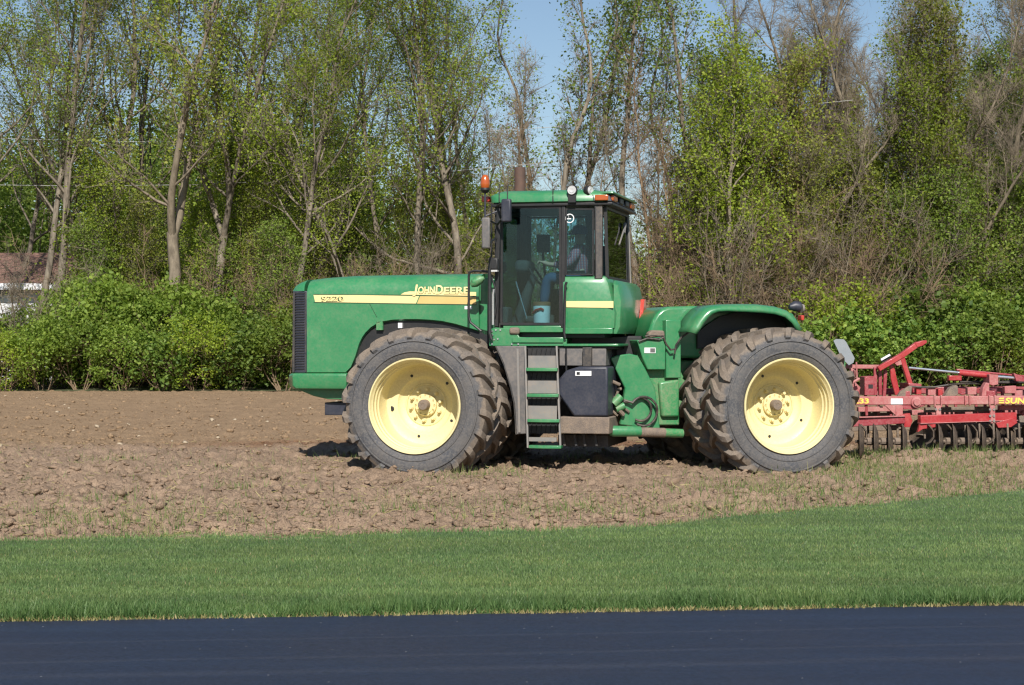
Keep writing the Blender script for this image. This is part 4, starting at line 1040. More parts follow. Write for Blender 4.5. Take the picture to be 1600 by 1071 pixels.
# --- hood
YS = -0.56
Z_SH = F.p(640, 462, YS)[1]           # where the shoulder starts to turn in
Z_TOP = F.p(640, 429.5, -0.42)[1]
def hood_y(z):
    if z <= Z_SH: return YS
    q = min(1.0, (z - Z_SH) / (Z_TOP - Z_SH + 0.02)); return YS + 0.26 * (1 - math.sqrt(max(0, 1 - q ** 2.4)))
top = [(455, 455), (458, 449), (463, 444.5), (470, 440.5), (479, 437.3), (500, 434.5), (545, 431.2), (640, 429.3), (700, 428.5), (748, 428)]
bot = [(479.5, 584), (500, 584), (520, 584), (540, 584), (548, 576), (555, 559), (561, 539), (566, 529), (571, 522), (579, 514), (587, 509), (598, 504.5), (613, 502), (632, 501), (652, 501), (672, 502), (691, 504), (712, 508.5), (731, 514), (748, 519)]
def interp(tab, x): return float(np.interp(x, [a for a, _ in tab], [c for _, c in tab]))
rings = []
stations = [479.5, 482, 488, 500, 520, 540, 544, 548, 552, 555, 558, 561, 566, 571, 579, 587, 598, 613, 632, 652, 672, 691, 712, 731, 748]
for px in stations:
    x, zb = F.p(px, interp(bot, px), YS); zt = F.p(px, interp(top, px), -0.42)[1]
    dz = zt - Z_TOP
    prof = [(YS + 0.03, zb), (YS, zb + 0.02)]
    for q in np.linspace(0, 1, 4)[1:]: prof.append((YS, zb + 0.02 + (Z_SH + dz * 0.6 - zb - 0.02) * q))
    for q in np.linspace(0.12, 1, 10): prof.append((YS + 0.26 * (1 - math.sqrt(1 - min(q, 0.999) ** 2.4)), Z_SH + dz * 0.6 + (zt - Z_SH - dz * 0.6) * q))
    prof.append((0.0, zt + 0.015))
    ring = [(x, y, z) for y, z in prof] + [(x, -y, z) for y, z in prof[-2::-1]]
    rings.append(ring)
b = MB(); b.layers(rings); hood = b.build('hood', M['green'], tractor, F, angle=40)
# nose cap over the grille
rings = []
for px in (456, 458.5, 463, 470, 479, 481):
    x, zt = F.p(px, interp(top, px), -0.42); zl = F.p(px, 457 - (2 if px > 460 else 0), YS)[1]
    narrow = {456: 0.20, 458.5: 0.12, 463: 0.06, 470: 0.02}.get(px, 0.0)
    dz = zt - zl; prof = [(YS + narrow, zl)]
    for q in (0.35, 0.6, 0.8, 0.92, 1.0): prof.append((YS + narrow + 0.24 * (1 - math.sqrt(1 - min(q, .999) ** 2.4)), zl + dz * q))
    prof.append((0, zt + 0.01)); rings.append([(x, y, z) for y, z in prof] + [(x, -y, z) for y, z in prof[-2::-1]])
b = MB(); b.layers(rings); b.build('hood_nose', M['green'], tractor, F, angle=45)
# seam lines on the hood side
b = MB()
b.beam((*F.pt(577, 474, YS - 0.001),), (*F.pt(589, 496, YS - 0.001),), 0.006, 0.006)
b.build('hood_seam', M['decal_dark'], tractor, F)
# grille: dark wrap-around screen with upright edge bars
xg0 = F.p(452.5, 520, YS)[0]; xg1 = F.p(479.5, 520, YS)[0]; zg0 = F.p(465, 583, YS)[1]; zg1 = F.p(465, 455, YS)[1]
b = MB(); c = 0.10
b.plan([(xg0, -YS - 0.16), (xg0, YS + 0.16), (xg0 + 0.03, YS + 0.05), (xg0 + c, YS + 0.012), (xg1, YS + 0.012), (xg1, -YS - 0.012), (xg0 + c, -YS - 0.012), (xg0 + 0.03, -YS - 0.05)], zg0, zg1)
gr_ = b.build('grille', M['tank'], tractor, F, 0.01)
b = MB(); b.beam((xg0 + 0.045, YS + 0.035, zg0 + 0.01), (xg0 + 0.055, YS + 0.035, zg1 - 0.02), 0.02, 0.03); b.beam((xg1 - 0.02, YS + 0.006, zg0 + 0.01), (xg1 - 0.02, YS + 0.006, zg1 - 0.02), 0.012, 0.012)
b.build('grille_bar', M['rubbertrim'], gr_, F)
b = MB()
for k in range(30):
    z = zg0 + 0.05 + (zg1 - zg0 - 0.09) * k / 29; b.box(xg0 + 0.075, xg1 - 0.04, YS + 0.002, YS + 0.02, z, z + 0.012)
o = b.build('grille_fin', M['black'], gr_, F); o['kind'] = 'stuff'
# front bumper below the grille
x0, zb0 = F.p(445, 608, YS - 0.03); x1, zb1 = F.p(541, 583.5, YS - 0.03)
b = MB(); yy = YS - 0.035
b.layers([[(x0 + 0.05, yy + 0.14, zb0), (x0 + 0.16, yy + 0.02, zb0), (x1, yy + 0.02, zb0), (x1, -yy - 0.02, zb0), (x0 + 0.16, -yy - 0.02, zb0), (x0 + 0.05, -yy - 0.14, zb0)],
          [(x0, yy + 0.16, zb0 + 0.06), (x0 + 0.12, yy, zb0 + 0.05), (x1, yy, zb0 + 0.05), (x1, -yy, zb0 + 0.05), (x0 + 0.12, -yy, zb0 + 0.05), (x0, -yy - 0.16, zb0 + 0.06)],
          [(x0, yy + 0.16, zb1 - 0.03), (x0 + 0.12, yy, zb1 - 0.02), (x1, yy, zb1 - 0.02), (x1, -yy, zb1 - 0.02), (x0 + 0.12, -yy, zb1 - 0.02), (x0, -yy - 0.16, zb1 - 0.03)],
          [(x0 + 0.04, yy + 0.18, zb1), (x0 + 0.16, yy + 0.03, zb1), (x1, yy + 0.03, zb1), (x1, -yy - 0.03, zb1), (x0 + 0.16, -yy - 0.03, zb1), (x0 + 0.04, -yy - 0.18, zb1)]])
b.build('front_bumper', M['green'], tractor, F, 0.012)
poly = [F.p(px, py, -0.40) for px, py in ((466, 609), (490, 619), (512, 624), (580, 627), (580, 606), (466, 606))]
b = MB(); b.prism(poly, -0.42, 0.42); b.build('front_pan', M['green'], tractor, F, 0.02)
poly = [F.p(px, py, -0.30) for px, py in ((508, 629), (545, 629), (545, 649), (508, 649))]
b = MB(); b.prism(poly, -0.32, 0.32); b.build('front_hitch', M['tank'], tractor, F, 0.01)
# arch liner: dark inner panel seen above the tyre
poly = [F.p(px, py, -0.50) for px, py in ((541, 600), (549, 574), (557, 545), (568, 524), (584, 508), (606, 500), (660, 498), (720, 506), (765, 518), (765, 620), (541, 626))]
b = MB(); b.prism(poly, -0.50, 0.50); b.build('wheel_arch_liner', M['black'], tractor, F)
b = MB(); b.box(*[F.p(590, 520, -0.5)[0], F.p(600, 520, -0.5)[0]], -0.56, -0.505, F.p(590, 516, -0.5)[1], F.p(590, 503, -0.5)[1]); b.build('arch_bracket', M['green_dusty'], tractor, F)
b = MB(); b.box(F.p(624, 512, -0.5)[0], F.p(630, 512, -0.5)[0], -0.56, -0.505, F.p(590, 513, -0.5)[1], F.p(590, 505, -0.5)[1]); b.build('arch_bracket', M['white'], tractor, F)

# stripes and lettering follow the hood side
def decal(name, poly_px, mat, parent, off=0.004, thick=0.003):
    P = [F.p(px, py, YS) for px, py in poly_px]
    n = len(P); v = [(x, hood_y(z) - off, z) for x, z in P] + [(x, hood_y(z) - off + thick, z) for x, z in P]
    ar = sum(P[i][0] * P[(i + 1) % n][1] - P[(i + 1) % n][0] * P[i][1] for i in range(n))
    b = MB(); idx = list(range(n)) if ar > 0 else list(range(n - 1, -1, -1))
    b.add(v, [tuple(idx), tuple(i + n for i in idx[::-1])] + [(idx[i], idx[i] + n, idx[(i + 1) % n] + n, idx[(i + 1) % n]) for i in range(n)])
    return b.build(name, mat, parent, F, smooth=False)
stripe = decal('hood_stripe', [(490, 461.2), (560, 461.4), (655, 463), (650, 474.6), (560, 473.2), (492.5, 472)], M['cream'], tractor)
decal('hood_stripe', [(656.5, 463.1), (744, 464.3), (744, 475.8), (651.5, 474.7)], M['ochre'], tractor)
decal('stripe_edge', [(490, 472.2), (744, 476), (744, 477.2), (491, 473.4)], M['decal_dark'], stripe, 0.0035)
decal('stripe_edge', [(490, 459.8), (622, 460.8), (744, 463), (744, 464), (622, 461.9), (490, 460.9)], M['decal_dark'], stripe, 0.0035)
up = decal('upper_stripe', [(626, 460.6), (632, 457.2), (640, 455.6), (744, 456.6), (744, 462.6), (690, 461.8)], M['cream'], tractor)

def text_mesh(s, size, bold=0.0, shear=0.0, spacing=1.0, depth=0.002):
    cu = bpy.data.curves.new('lettering', 'FONT'); cu.body = s; cu.size = size; cu.offset = bold; cu.shear = shear; cu.space_character = spacing; cu.extrude = depth
    cu.resolution_u = 3
    o = bpy.data.objects.new('lettering', cu); COL.objects.link(o)
    dg = bpy.context.evaluated_depsgraph_get(); dg.update()
    me = bpy.data.meshes.new_from_object(o.evaluated_get(dg)); bpy.data.objects.remove(o); bpy.data.curves.remove(cu)
    return me
def put_text(name, s, frame, px0, py_base, px1, cap_px, yfun, mat, parent, bold=0.0, shear=0.0, off=0.007, slope=0.0, wide=True):
    """lettering from px0 to px1 (measured width), cap height in photo pixels, lying on the surface yfun(z)"""
    y0 = yfun(1.0) if wide else yfun
    yv = y0 if not callable(yfun) else YS
    xa, z0 = frame.p(px0, py_base, yv); xb, z1 = frame.p(px0, py_base - cap_px, yv); xe = frame.p(px1, py_base, yv)[0]
    me = text_mesh(s, 1.0, bold, shear)
    V = np.empty(len(me.vertices) * 3, np.float32); me.vertices.foreach_get('co', V); V = V.reshape(-1, 3)
    w0, w1 = V[:, 0].min(), V[:, 0].max(); kx = (xe - xa) / (w1 - w0); kz = (z1 - z0) / 0.70
    out = np.empty_like(V)
    for i, (tx, ty, tz) in enumerate(V):
        x = xa + (tx - w0) * kx; z = z0 + ty * kz + slope * (x - xa)
        y = (hood_y(z) if callable(yfun) else yfun) - off - tz
        out[i] = frame.rel((x, y, z))
    me.vertices.foreach_set('co', out.ravel()); me.materials.clear(); me.materials.append(mat); me.update()
    return mobj(name, me, parent)
put_text('model_number', '9220', F, 501.5, 471.3, 536.5, 7.6, hood_y, M['decal_dark'], stripe, bold=0.02, shear=0.1)
put_text('model_number', '9220', F, 503.0, 470.8, 538, 7.6, hood_y, M['cream'], stripe, bold=0.0, shear=0.1, off=0.010)
# small capitals: a tall first letter on each word
for off_, mt, bd in ((0.0075, 'decal_dark', 0.045), (0.011, 'cream', 0.028)):
    for s, a, c, h in (('J', 645, 652.5, 13.5), ('OHN', 653.5, 679.5, 10.3), ('D', 681, 692.5, 13.0), ('EERE', 693.5, 733.5, 10.3)):
        put_text('maker_lettering', s, F, a, 458.6 + (a - 645) * 0.012, c, h, hood_y, M[mt], up, bold=bd, off=off_, shear=0.12 if s == 'J' else 0.0)
for a in (726, 732.5):
    decal('hood_label', [(a, 478.5), (a + 5, 478.5), (a + 5, 483.5), (a, 483.5)], M['white'], tractor)

# --- cowl between hood and cab
poly = [F.p(px, py, -0.50) for px, py in ((747, 433), (776, 436), (776, 525), (757, 525), (747, 518))]
b = MB(); b.prism(poly, -0.50, 0.50); b.build('cowl', M['green'], tractor, F, 0.015)
# --- cab
YC = -0.84
def xz(px, py, y=YC): return F.p(px, py, y)
XA, XB, XC = xz(777, 420)[0], xz(880.5, 420)[0], xz(941, 420)[0]
ZFL, ZSILL, ZHEAD = xz(830, 509)[1], xz(905, 431)[1], xz(850, 322)[1]
# platform and sill strips
def slab(name, x0px, x1px, y0px, y1px, ya, yb, mat, bev=0.008, parent=None):
    (xa, z1), (xb, z0) = F.p(x0px, y0px, ya), F.p(x1px, y1px, ya)
    b = MB(); b.box(xa, xb, ya, yb, z0, z1); return b.build(name, mat, parent or tractor, F, bev)
slab('cab_floor', 778, 943, 505, 520, -0.80, 0.80, M['interior'])
slab('door_sill', 786, 880, 509.5, 519.5, -0.87, -0.805, M['green'])
slab('panel_sill', 880.5, 957, 513, 522, -0.88, -0.805, M['green'])
slab('under_sill', 800, 945, 520, 528, -0.78, 0.78, M['black'])
slab('platform', 800, 880, 527.5, 536, -0.95, 0.80, M['green'])
slab('platform', 880.5, 966, 537.5, 541.5, -0.95, 0.80, M['green'])
poly = [F.p(px, py, -0.90) for px, py in ((765, 515), (776, 512), (806, 515), (812, 527), (886, 530), (886, 541), (765, 541))]
b = MB(); b.prism(poly, -0.93, -0.89); b.build('platform_bracket', M['green'], tractor, F, 0.006)
b = MB()
for px, py in ((769, 518), (775, 516), (782, 516), (770, 524), (772, 531), (769, 538), (800, 538), (810, 538), (778, 530)):
    x, z = F.p(px, py, -0.93); b.lathe([(0.014, 0), (0.012, -0.012), (0, -0.012)], 8, c=(x, -0.93, z))
o = b.build('platform_bolts', M['chrome'], tractor, F); o['kind'] = 'stuff'
slab('mud_lump', 795, 811, 512, 523, -0.96, -0.88, M['dirtmetal'], 0.03)

# pillars
def pillar(name, pts, w, mat='black', d=0.07):
    b = MB(); b.beam(pts[0], pts[1], d, w, up=(1, 0, 0)); return b.build(name, M[mat], tractor, F, 0.008)
pillar('front_pillar', (F.pt(779.5, 318, YC), F.pt(776.5, 511, YC)), 0.055)
pillar('middle_pillar', (F.pt(881, 318, YC), F.pt(880, 513, YC)), 0.055)
pillar('rear_pillar', (F.pt(935.5, 318, YC), F.pt(935.5, 436, YC)), 0.105, 'darkgrey')
pillar('rear_pillar', (F.pt(930.2, 322, YC - 0.03), F.pt(930.2, 434, YC - 0.03)), 0.02, 'black', 0.03)
XAF, XCF = XA + 0.02, XC - 0.02
for nm, x in (('front_pillar', XAF), ('middle_pillar', XB), ('rear_pillar', XCF)):
    b = MB(); b.beam((x, 0.84, ZHEAD), (x, 0.84, ZFL), 0.07, 0.07); b.build(nm, M['black'], tractor, F, 0.008)
b = MB(); b.box(XA - 0.03, XC + 0.02, -0.88, 0.88, ZHEAD - 0.01, ZHEAD + 0.075); b.build('cab_head_rail', M['black'], tractor, F, 0.01)
# far rear post, in grey metal
b = MB(); b.beam((XC + 0.02, 0.83, ZHEAD), (XC + 0.06, 0.83, ZSILL - 0.1), 0.05, 0.075); b.build('rear_post', M['greymetal'], tractor, F, 0.008)

def pane_side(name, framepoly, y, inner=0.035, fm='black'):
    P = [F.p(px, py, y) for px, py in framepoly]; cx = sum(p[0] for p in P) / len(P); cz = sum(p[1] for p in P) / len(P)
    I = []
    for x, z in P:
        I.append((x + math.copysign(min(inner, abs(cx - x)), cx - x), z + math.copysign(min(inner, abs(cz - z)), cz - z)))
    n = len(P); b = MB()
    v = [(x, y - 0.012, z) for x, z in P] + [(x, y - 0.012, z) for x, z in I] + [(x, y + 0.02, z) for x, z in P] + [(x, y + 0.02, z) for x, z in I]
    f = []
    for i in range(n):
        j = (i + 1) % n
        f += [(i, j, j + n, i + n), (i + 2 * n, i + 3 * n, j + 3 * n, j + 2 * n), (i, i + 2 * n, j + 2 * n, j), (i + n, j + n, j + 3 * n, i + 3 * n)]
    b.add(v, f); fr = b.build(name, M[fm], tractor, F)
    b = MB(); b.prism(I, y - 0.003, y + 0.003); b.build('pane', M['glass'], fr, F, smooth=False)
    return fr
door = pane_side('cab_door', ((783, 322.5), (877, 322.5), (877.5, 508), (782, 508)), YC - 0.02, 0.03)
pane_side('side_window', ((884, 326), (928, 326), (928, 430.5), (883.5, 430.5)), YC - 0.02, 0.02)
def pane_cross(name, x, y0, y1, z0, z1, lean=0.0, inner=0.04):
    b = MB(); q = [(y0, z0), (y1, z0), (y1, z1), (y0, z1)]; w_ = inner
    for (ya, za), (yb, zb) in zip(q, q[1:] + q[:1]):
        b.beam((x + lean * (z1 - za), ya, za), (x + lean * (z1 - zb), yb, zb), w_, w_)
    fr = b.build(name, M['black'], tractor, F)
    b = MB(); b.add([(x + lean * (z1 - z0) - .003, y0, z0), (x + lean * (z1 - z0) - .003, y1, z0), (x - .003, y1, z1), (x - .003, y0, z1), (x + lean * (z1 - z0) + .003, y0, z0), (x + lean * (z1 - z0) + .003, y1, z0), (x + .003, y1, z1), (x + .003, y0, z1)],
                    [(0, 1, 2, 3), (7, 6, 5, 4), (0, 4, 5, 1), (2, 6, 7, 3), (1, 5, 6, 2), (0, 3, 7, 4)])
    b.build('pane', M['glass'], fr, F, smooth=False); return fr
pane_cross('windscreen', XA - 0.02, -0.80, 0.80, ZFL + 0.05, ZHEAD - 0.03)
rw = pane_cross('rear_window', XC + 0.03, -0.78, 0.78, ZSILL - 0.03, ZHEAD - 0.03, lean=0.03)
for nm, xa, xb, z0 in (('far_door', XA + 0.05, XB - 0.03, ZFL + .03), ('far_window', XB + 0.04, XC - 0.06, ZSILL)):
    b = MB()
    q = [(xa, z0), (xb, z0), (xb, ZHEAD - .03), (xa, ZHEAD - .03)]
    for (a1, c1), (a2, c2) in zip(q, q[1:] + q[:1]): b.beam((a1, 0.85, c1), (a2, 0.85, c2), 0.03, 0.03)
    fr = b.build(nm, M['black'], tractor, F); b = MB(); b.prism(q, 0.847, 0.853); b.build('pane', M['glass'], fr, F, smooth=False)
# ring sticker on the side window glass
x, z = F.p(890, 341.5, YC - 0.03); b = MB(); b.lathe([(0.062, 0), (0.062, -0.003), (0.050, -0.003), (0.050, 0)], 28, c=(x, YC - 0.026, z)); b.beam((x - .012, YC - .028, z), (x - .012, YC - .028, z + .045), 0.014, 0.003); b.beam((x - .04, YC - .028, z - .005), (x + .02, YC - .028, z - .005), 0.003, 0.014)
b.build('window_sticker', M['white'], tractor, F)
# wiper on the rear window
b = MB(); b.tube([(XC + 0.07, 0.42, ZHEAD - 0.22), (XC + 0.075, -0.02, ZSILL + 0.45)], 0.012, 6); b.tube([(XC + 0.07, 0.46, ZHEAD - 0.16), (XC + 0.07, 0.36, ZHEAD - 0.3)], 0.022, 6); b.build('rear_wiper', M['greymetal'], tractor, F)

# lower green body behind the door
poly = [F.p(px, py, YC) for px, py in ((880.5, 433), (884, 430), (940, 430), (960, 436), (960, 512.5), (880.5, 512.5))]
zt, zb = F.p(900, 431.5, YC)[1], F.p(900, 513, YC)[1]
xr = F.p(960.5, 470, YC)[0]
def bodyring(z, grow, rear): 
    x0 = F.p(881, 470, YC)[0]; y = YC - 0.03 - grow; c = 0.10
    return [(x0, y, z), (xr + rear - c, y, z), (xr + rear - c * 0.3, y + c * 0.3, z), (xr + rear, y + c, z), (xr + rear, -y - c, z), (xr + rear - c * 0.3, -y - c * 0.3, z), (xr + rear - c, -y, z), (x0, -y, z)]
zr_ = F.p(960, 522, YC)[1]
b = MB(); b.layers([bodyring(zb, 0.0, 0.02), bodyring(zb + 0.2, 0.015, 0.03), bodyring(zt - 0.10, 0.01, -0.06), bodyring(zt - 0.02, -0.01, -0.10), bodyring(zt, -0.03, -0.13)])
body = b.build('rear_cab_body', M['green'], tractor, F, 0.0, angle=32)
rings = []
for z, rr in ((zr_, -0.01), (zb + 0.02, 0.03), (zt - 0.32, 0.045), (zt - 0.12, 0.0), (zt - 0.06, -0.06)):
    y = YC + 0.02; xs_ = xr - 0.02
    rings.append([(xs_, y, z), (xs_ + 0.05 + rr, y + 0.03, z), (xs_ + 0.09 + rr, y + 0.14, z), (xs_ + 0.09 + rr, 0.70, z), (xs_ + 0.05 + rr, 0.81, z), (xs_, 0.84, z)])
b = MB(); b.layers(rings); b.build('rear_cab_corner', M['green'], tractor, F, 0.008, angle=32)
P = [F.p(px, py, YC - 0.048) for px, py in ((885, 470.8), (958.5, 470.8), (958.5, 481.4), (885, 480.4))]
b = MB(); b.prism(P, YC - 0.0535, YC - 0.049); b.build('body_stripe', M['cream'], tractor, F, smooth=False)
xx = xr + 0.142
za, zb_ = F.p(997, 468, 0.5)[1], F.p(997, 509, 0.5)[1]
b = MB(); b.add([(xx - .03, 0.36, zb_), (xx - .03, 0.66, zb_), (xx - .03, 0.62, za), (xx - .03, 0.52, za), (xx + .012, 0.36, zb_), (xx + .035, 0.66, zb_), (xx + .03, 0.62, za), (xx + .025, 0.52, za)], [(0, 1, 2, 3), (7, 6, 5, 4), (0, 4, 5, 1), (1, 5, 6, 2), (2, 6, 7, 3), (3, 7, 4, 0)])
b.build('rear_reflector', M['redlens'], tractor, F, smooth=False)

# roof
zr0, zr1 = F.p(850, 317, -0.92)[1], F.p(850, 299, -0.92)[1]
xr0, xr1 = F.p(764, 308, -0.92)[0], F.p(953, 308, -0.92)[0]
def roofring(z, g, front=0.0, rear=0.0):
    a, c, y, k = xr0 + g - front, xr1 - g + rear, -0.92 + g, 0.12
    return [(a + k, y, z), (c - k, y, z), (c - k * .3, y + k * .3, z), (c, y + k, z), (c, -y - k, z), (c - k * .3, -y - k * .3, z), (c - k, -y, z), (a + k, -y, z), (a + k * .3, -y - k * .3, z), (a, -y - k, z), (a, y + k, z), (a + k * .3, y + k * .3, z)]
b = MB(); b.layers([roofring(zr0, 0.03), roofring(zr0 + 0.015, 0.0), roofring(zr0 + 0.10, 0.0, 0.02, -0.02), roofring(zr1 - 0.02, 0.03, 0.0, -0.05), roofring(zr1 + 0.02, 0.12, 0, -0.1), roofring(zr1 + 0.035, 0.4, 0, -0.1)])
b.build('cab_roof', M['green'], tractor, F, 0.0, angle=50)
# rear brow with its lights
b = MB()
b.layers([[(xr1 - 0.22, -0.925, zr0 + .005), (xr1 + 0.02, -0.86, zr0 + .005), (xr1 + 0.02, 0.86, zr0 + .005), (xr1 - 0.22, 0.925, zr0 + .005)],
          [(xr1 - 0.24, -0.925, zr0 + 0.10), (xr1 - 0.02, -0.86, zr0 + 0.10), (xr1 - 0.02, 0.86, zr0 + 0.10), (xr1 - 0.24, 0.925, zr0 + 0.10)]])
b.build('light_housing', M['tank'], tractor, F, 0.01)
b = MB(); b.box(xr1 - 0.20, xr1 + 0.05, -0.90, 0.90, zr0 + 0.102, zr0 + 0.135); b.build('roof_brow', M['green'], tractor, F, 0.015)
b = MB(); b.box(XA - 0.06, xr1 + 0.03, -0.90, 0.90, zr0 - 0.045, zr0 - 0.004); b.build('roof_underside', M['black'], tractor, F, 0.01)
for y in (-0.70, 0.62):
    b = MB(); b.box(xr1 - 0.01, xr1 + 0.035, y - 0.14, y + 0.16, zr0 + 0.012, zr0 + 0.092); b.build('turn_lamp', M['amber'], tractor, F, 0.015)
b = MB(); b.box(xr1 - 0.20, xr1 - 0.02, -0.945, -0.922, zr0 + 0.012, zr0 + 0.088); b.build('turn_lamp', M['amber'], tractor, F, 0.012)
for y in (-0.2, 0.25):
    b = MB(); b.box(xr1 - 0.01, xr1 + 0.03, y - 0.13, y + 0.13, zr0 + 0.012, zr0 + 0.092); b.build('rear_work_lamp', M['black'], tractor, F, 0.015)
b = MB(); x, z = F.p(762, 312.5, -0.7); b.box(x - 0.05, x + 0.06, -0.85, -0.60, z - 0.04, z + 0.035); b.build('turn_lamp', M['redlens'], tractor, F, 0.015)
# round work lamps on the roof edge
def round_lamp(px, py, y, r, yaw, mat='lamp'):
    x, z = F.p(px, py, y); b = MB(); c_, s_ = math.cos(yaw), math.sin(yaw)
    tmp = MB(); tmp.lathe([(0.0, 0.09), (r * .6, 0.085), (r, 0.04), (r, 0.0), (r * .92, -0.01), (r * .88, -0.004), (0.0, 0.0)], 28)
    b.add([(x + v[0] * c_ - v[1] * s_, y + v[0] * s_ + v[1] * c_, z + v[2]) for v in tmp.v], tmp.f)
    o = b.build('work_lamp', M['black'], tractor, F)
    t2 = MB(); t2.lathe([(r * .86, -0.006), (r * .80, -0.016), (r * .55, -0.012), (r * .5, -0.02), (0.0, -0.014)], 28); t3 = MB()
    t3.add([(x + v[0] * c_ - v[1] * s_, y + v[0] * s_ + v[1] * c_, z + v[2]) for v in t2.v], t2.f); t3.build('lens', M[mat], o, F)
    t4 = MB(); t4.box(x - .05, x + .05, y + 0.0, y + 0.05, z - r - 0.09, z - r + 0.02); t4.build('lamp_bracket', M['black'], o, F)
round_lamp(893.5, 297.5, -0.97, 0.070, 0.0)
round_lamp(922, 298, -0.90, 0.066, 1.1)
# aerials, hooks
for px in (780, 793, 864):
    b = MB(); b.tube([F.pt(px, 316, -0.93), F.pt(px, 297, -0.90), F.pt(px + 1, 288 if px < 800 else 296, -0.85)], 0.008, 6); b.build('roof_hook', M['black'], tractor, F)
# beacon
x, z = F.p(758, 285.5, -0.95); b = MB(); b.lathe([(0.0, 0.105), (0.030, 0.10), (0.055, 0.06), (0.065, -0.01), (0.060, -0.06), (0.052, -0.075)], 24, c=(x, -0.95, z), axis='z'); bc = b.build('beacon', M['amber'], tractor, F)
b = MB(); b.lathe([(0.0, -0.075), (0.065, -0.075), (0.068, -0.10), (0.045, -0.13), (0.03, -0.14), (0.0, -0.14)], 20, c=(x, -0.95, z), axis='z'); b.build('beacon_base', M['black'], bc, F)
b = MB(); b.tube([(x, -0.95, z - 0.13), (x, -0.95, z - 0.62)], 0.013, 8); b.tube([(x, -0.95, z - 0.45), F.pt(778, 330, -0.86)], 0.012, 6); b.build('beacon_pole', M['tank'], tractor, F)
# exhaust on the far side of the hood
(x, zt_), zb_ = F.p(812.5, 262, 0.62), 2.5
b = MB(); b.tube([(x, 0.62, 1.9), (x, 0.62, zt_ - 0.36)], 0.10, 20); b.tube([(x, 0.62, zt_ - 0.34), (x, 0.62, zt_)], [0.082, 0.080], 20); b.build('exhaust_stack', M['exhaust'], tractor, F)
# mirrors
b = MB(); xm, zm = F.p(791.5, 329, -1.10); b.box(xm - 0.065, xm + 0.065, -1.14, -1.06, zm - 0.155, zm + 0.15); b.build('mirror', M['tank'], tractor, F, 0.02)
b = MB(); b.tube([F.pt(784, 318, -1.1), F.pt(777, 322, -0.9)], 0.016, 6); b.tube([F.pt(784, 343, -1.1), F.pt(776, 352, -0.9)], 0.016, 6); b.build('mirror_arm', M['black'], tractor, F)
b = MB(); xm, zm = F.p(759.5, 365, -1.3); b.box(xm - 0.06, xm + 0.055, -1.32, -1.28, zm - 0.20, zm + 0.21); b.build('mirror', M['greyplastic'], tractor, F, 0.02)
b = MB(); b.tube([F.pt(765, 345, -1.3), F.pt(775, 350, -0.9)], 0.012, 6); b.tube([F.pt(765, 380, -1.3), F.pt(775, 372, -0.9)], 0.012, 6); b.tube([F.pt(768, 318, -0.95), F.pt(768, 420, -0.95)], 0.012, 6); b.build('mirror_arm', M['black'], tractor, F)
x, z = F.p(747.5, 440.5, -0.95); b = MB(); b.tube([(x - 0.10, -0.95, z - 0.05), (x - 0.05, -0.95, z - 0.015), (x + 0.03, -0.95, z + 0.035), (x + 0.08, -0.95, z + 0.05)], [0.03, 0.065, 0.055, 0.02], 14); b.build('low_mirror', M['green_dusty'], tractor, F)
# handrails
def rail(name, pts, r, mat='black', fr=None):
    b = MB(); b.tube(pts, r, 8); return b.build(name, M[mat], tractor, fr or F)
rail('handrail', [F.pt(x, y, -0.96) for x, y in ((766, 425), (740, 423.5), (734, 426), (732.5, 432), (732.5, 495), (735, 504), (745, 512), (752, 518))], 0.017)
rail('handrail', [F.pt(x, y, -0.98) for x, y in ((767, 402), (765, 420), (765, 520), (768, 531))], 0.024)
rail('handrail', [F.pt(x, y, -0.94) for x, y in ((771.5, 452), (770, 460), (770, 508))], 0.022, 'chrome')
rail('door_hose', [F.pt(x, y, -0.92) for x, y in ((768, 432), (774, 452), (776, 472), (773, 494))], 0.012)
rail('handrail', [F.pt(x, y, -0.97) for x, y in ((885.5, 441), (883.5, 446), (882.5, 470), (881.5, 520), (883, 529))], 0.017)
rail('ladder_rail', [F.pt(x, y, -1.0) for x, y in ((818.5, 541), (818.5, 581))], 0.013, 'chrome')
rail('ladder_rail', [F.pt(x, y, -1.0) for x, y in ((884.5, 545), (885, 585), (880, 590))], 0.013, 'black')
b = MB(); x, z = F.p(773, 415, -0.97); b.box(x - 0.06, x + 0.05, -1.0, -0.92, z - 0.06, z + 0.10); b.build('rail_lamp', M['black'], tractor, F, 0.02)
b = MB(); b.box(x - 0.04, x + 0.045, -1.01, -0.93, z - 0.085, z - 0.062); b.build('rail_lamp_lens', M['lamp'], tractor, F)

# --- cab interior
slab('side_console', 856, 935, 452, 505, 0.25, 0.70, M['interior'])
def ybox(name, x0, x1, y0, y1, z0, z1, mat, bev=0.02): 
    b = MB(); b.box(x0, x1, y0, y1, z0, z1); return b.build(name, M[mat], tractor, F, bev)
XS = F.p(916, 420, 0)[0]; ZF = ZFL
seat = ybox('seat', XS - 0.36, XS + 0.16, -0.26, 0.26, ZF + 0.40, ZF + 0.52, 'seatcloth', 0.05)
b = MB(); b.beam((XS + 0.16, 0, ZF + 0.48), (XS + 0.30, 0, ZF + 1.08), 0.50, 0.12, up=(1, 0, 0)); b.build('seat_backrest', M['seatcloth'], tractor, F, 0.05)
b = MB(); b.beam((XS + 0.30, 0, ZF + 1.10), (XS + 0.34, 0, ZF + 1.30), 0.28, 0.10, up=(1, 0, 0)); b.build('headrest', M['seatcloth'], tractor, F, 0.04)
ybox('seat_base', XS - 0.25, XS + 0.1, -0.2, 0.2, ZF + 0.02, ZF + 0.4, 'interior')
xs_, zs_ = F.p(828, 420, 0); 
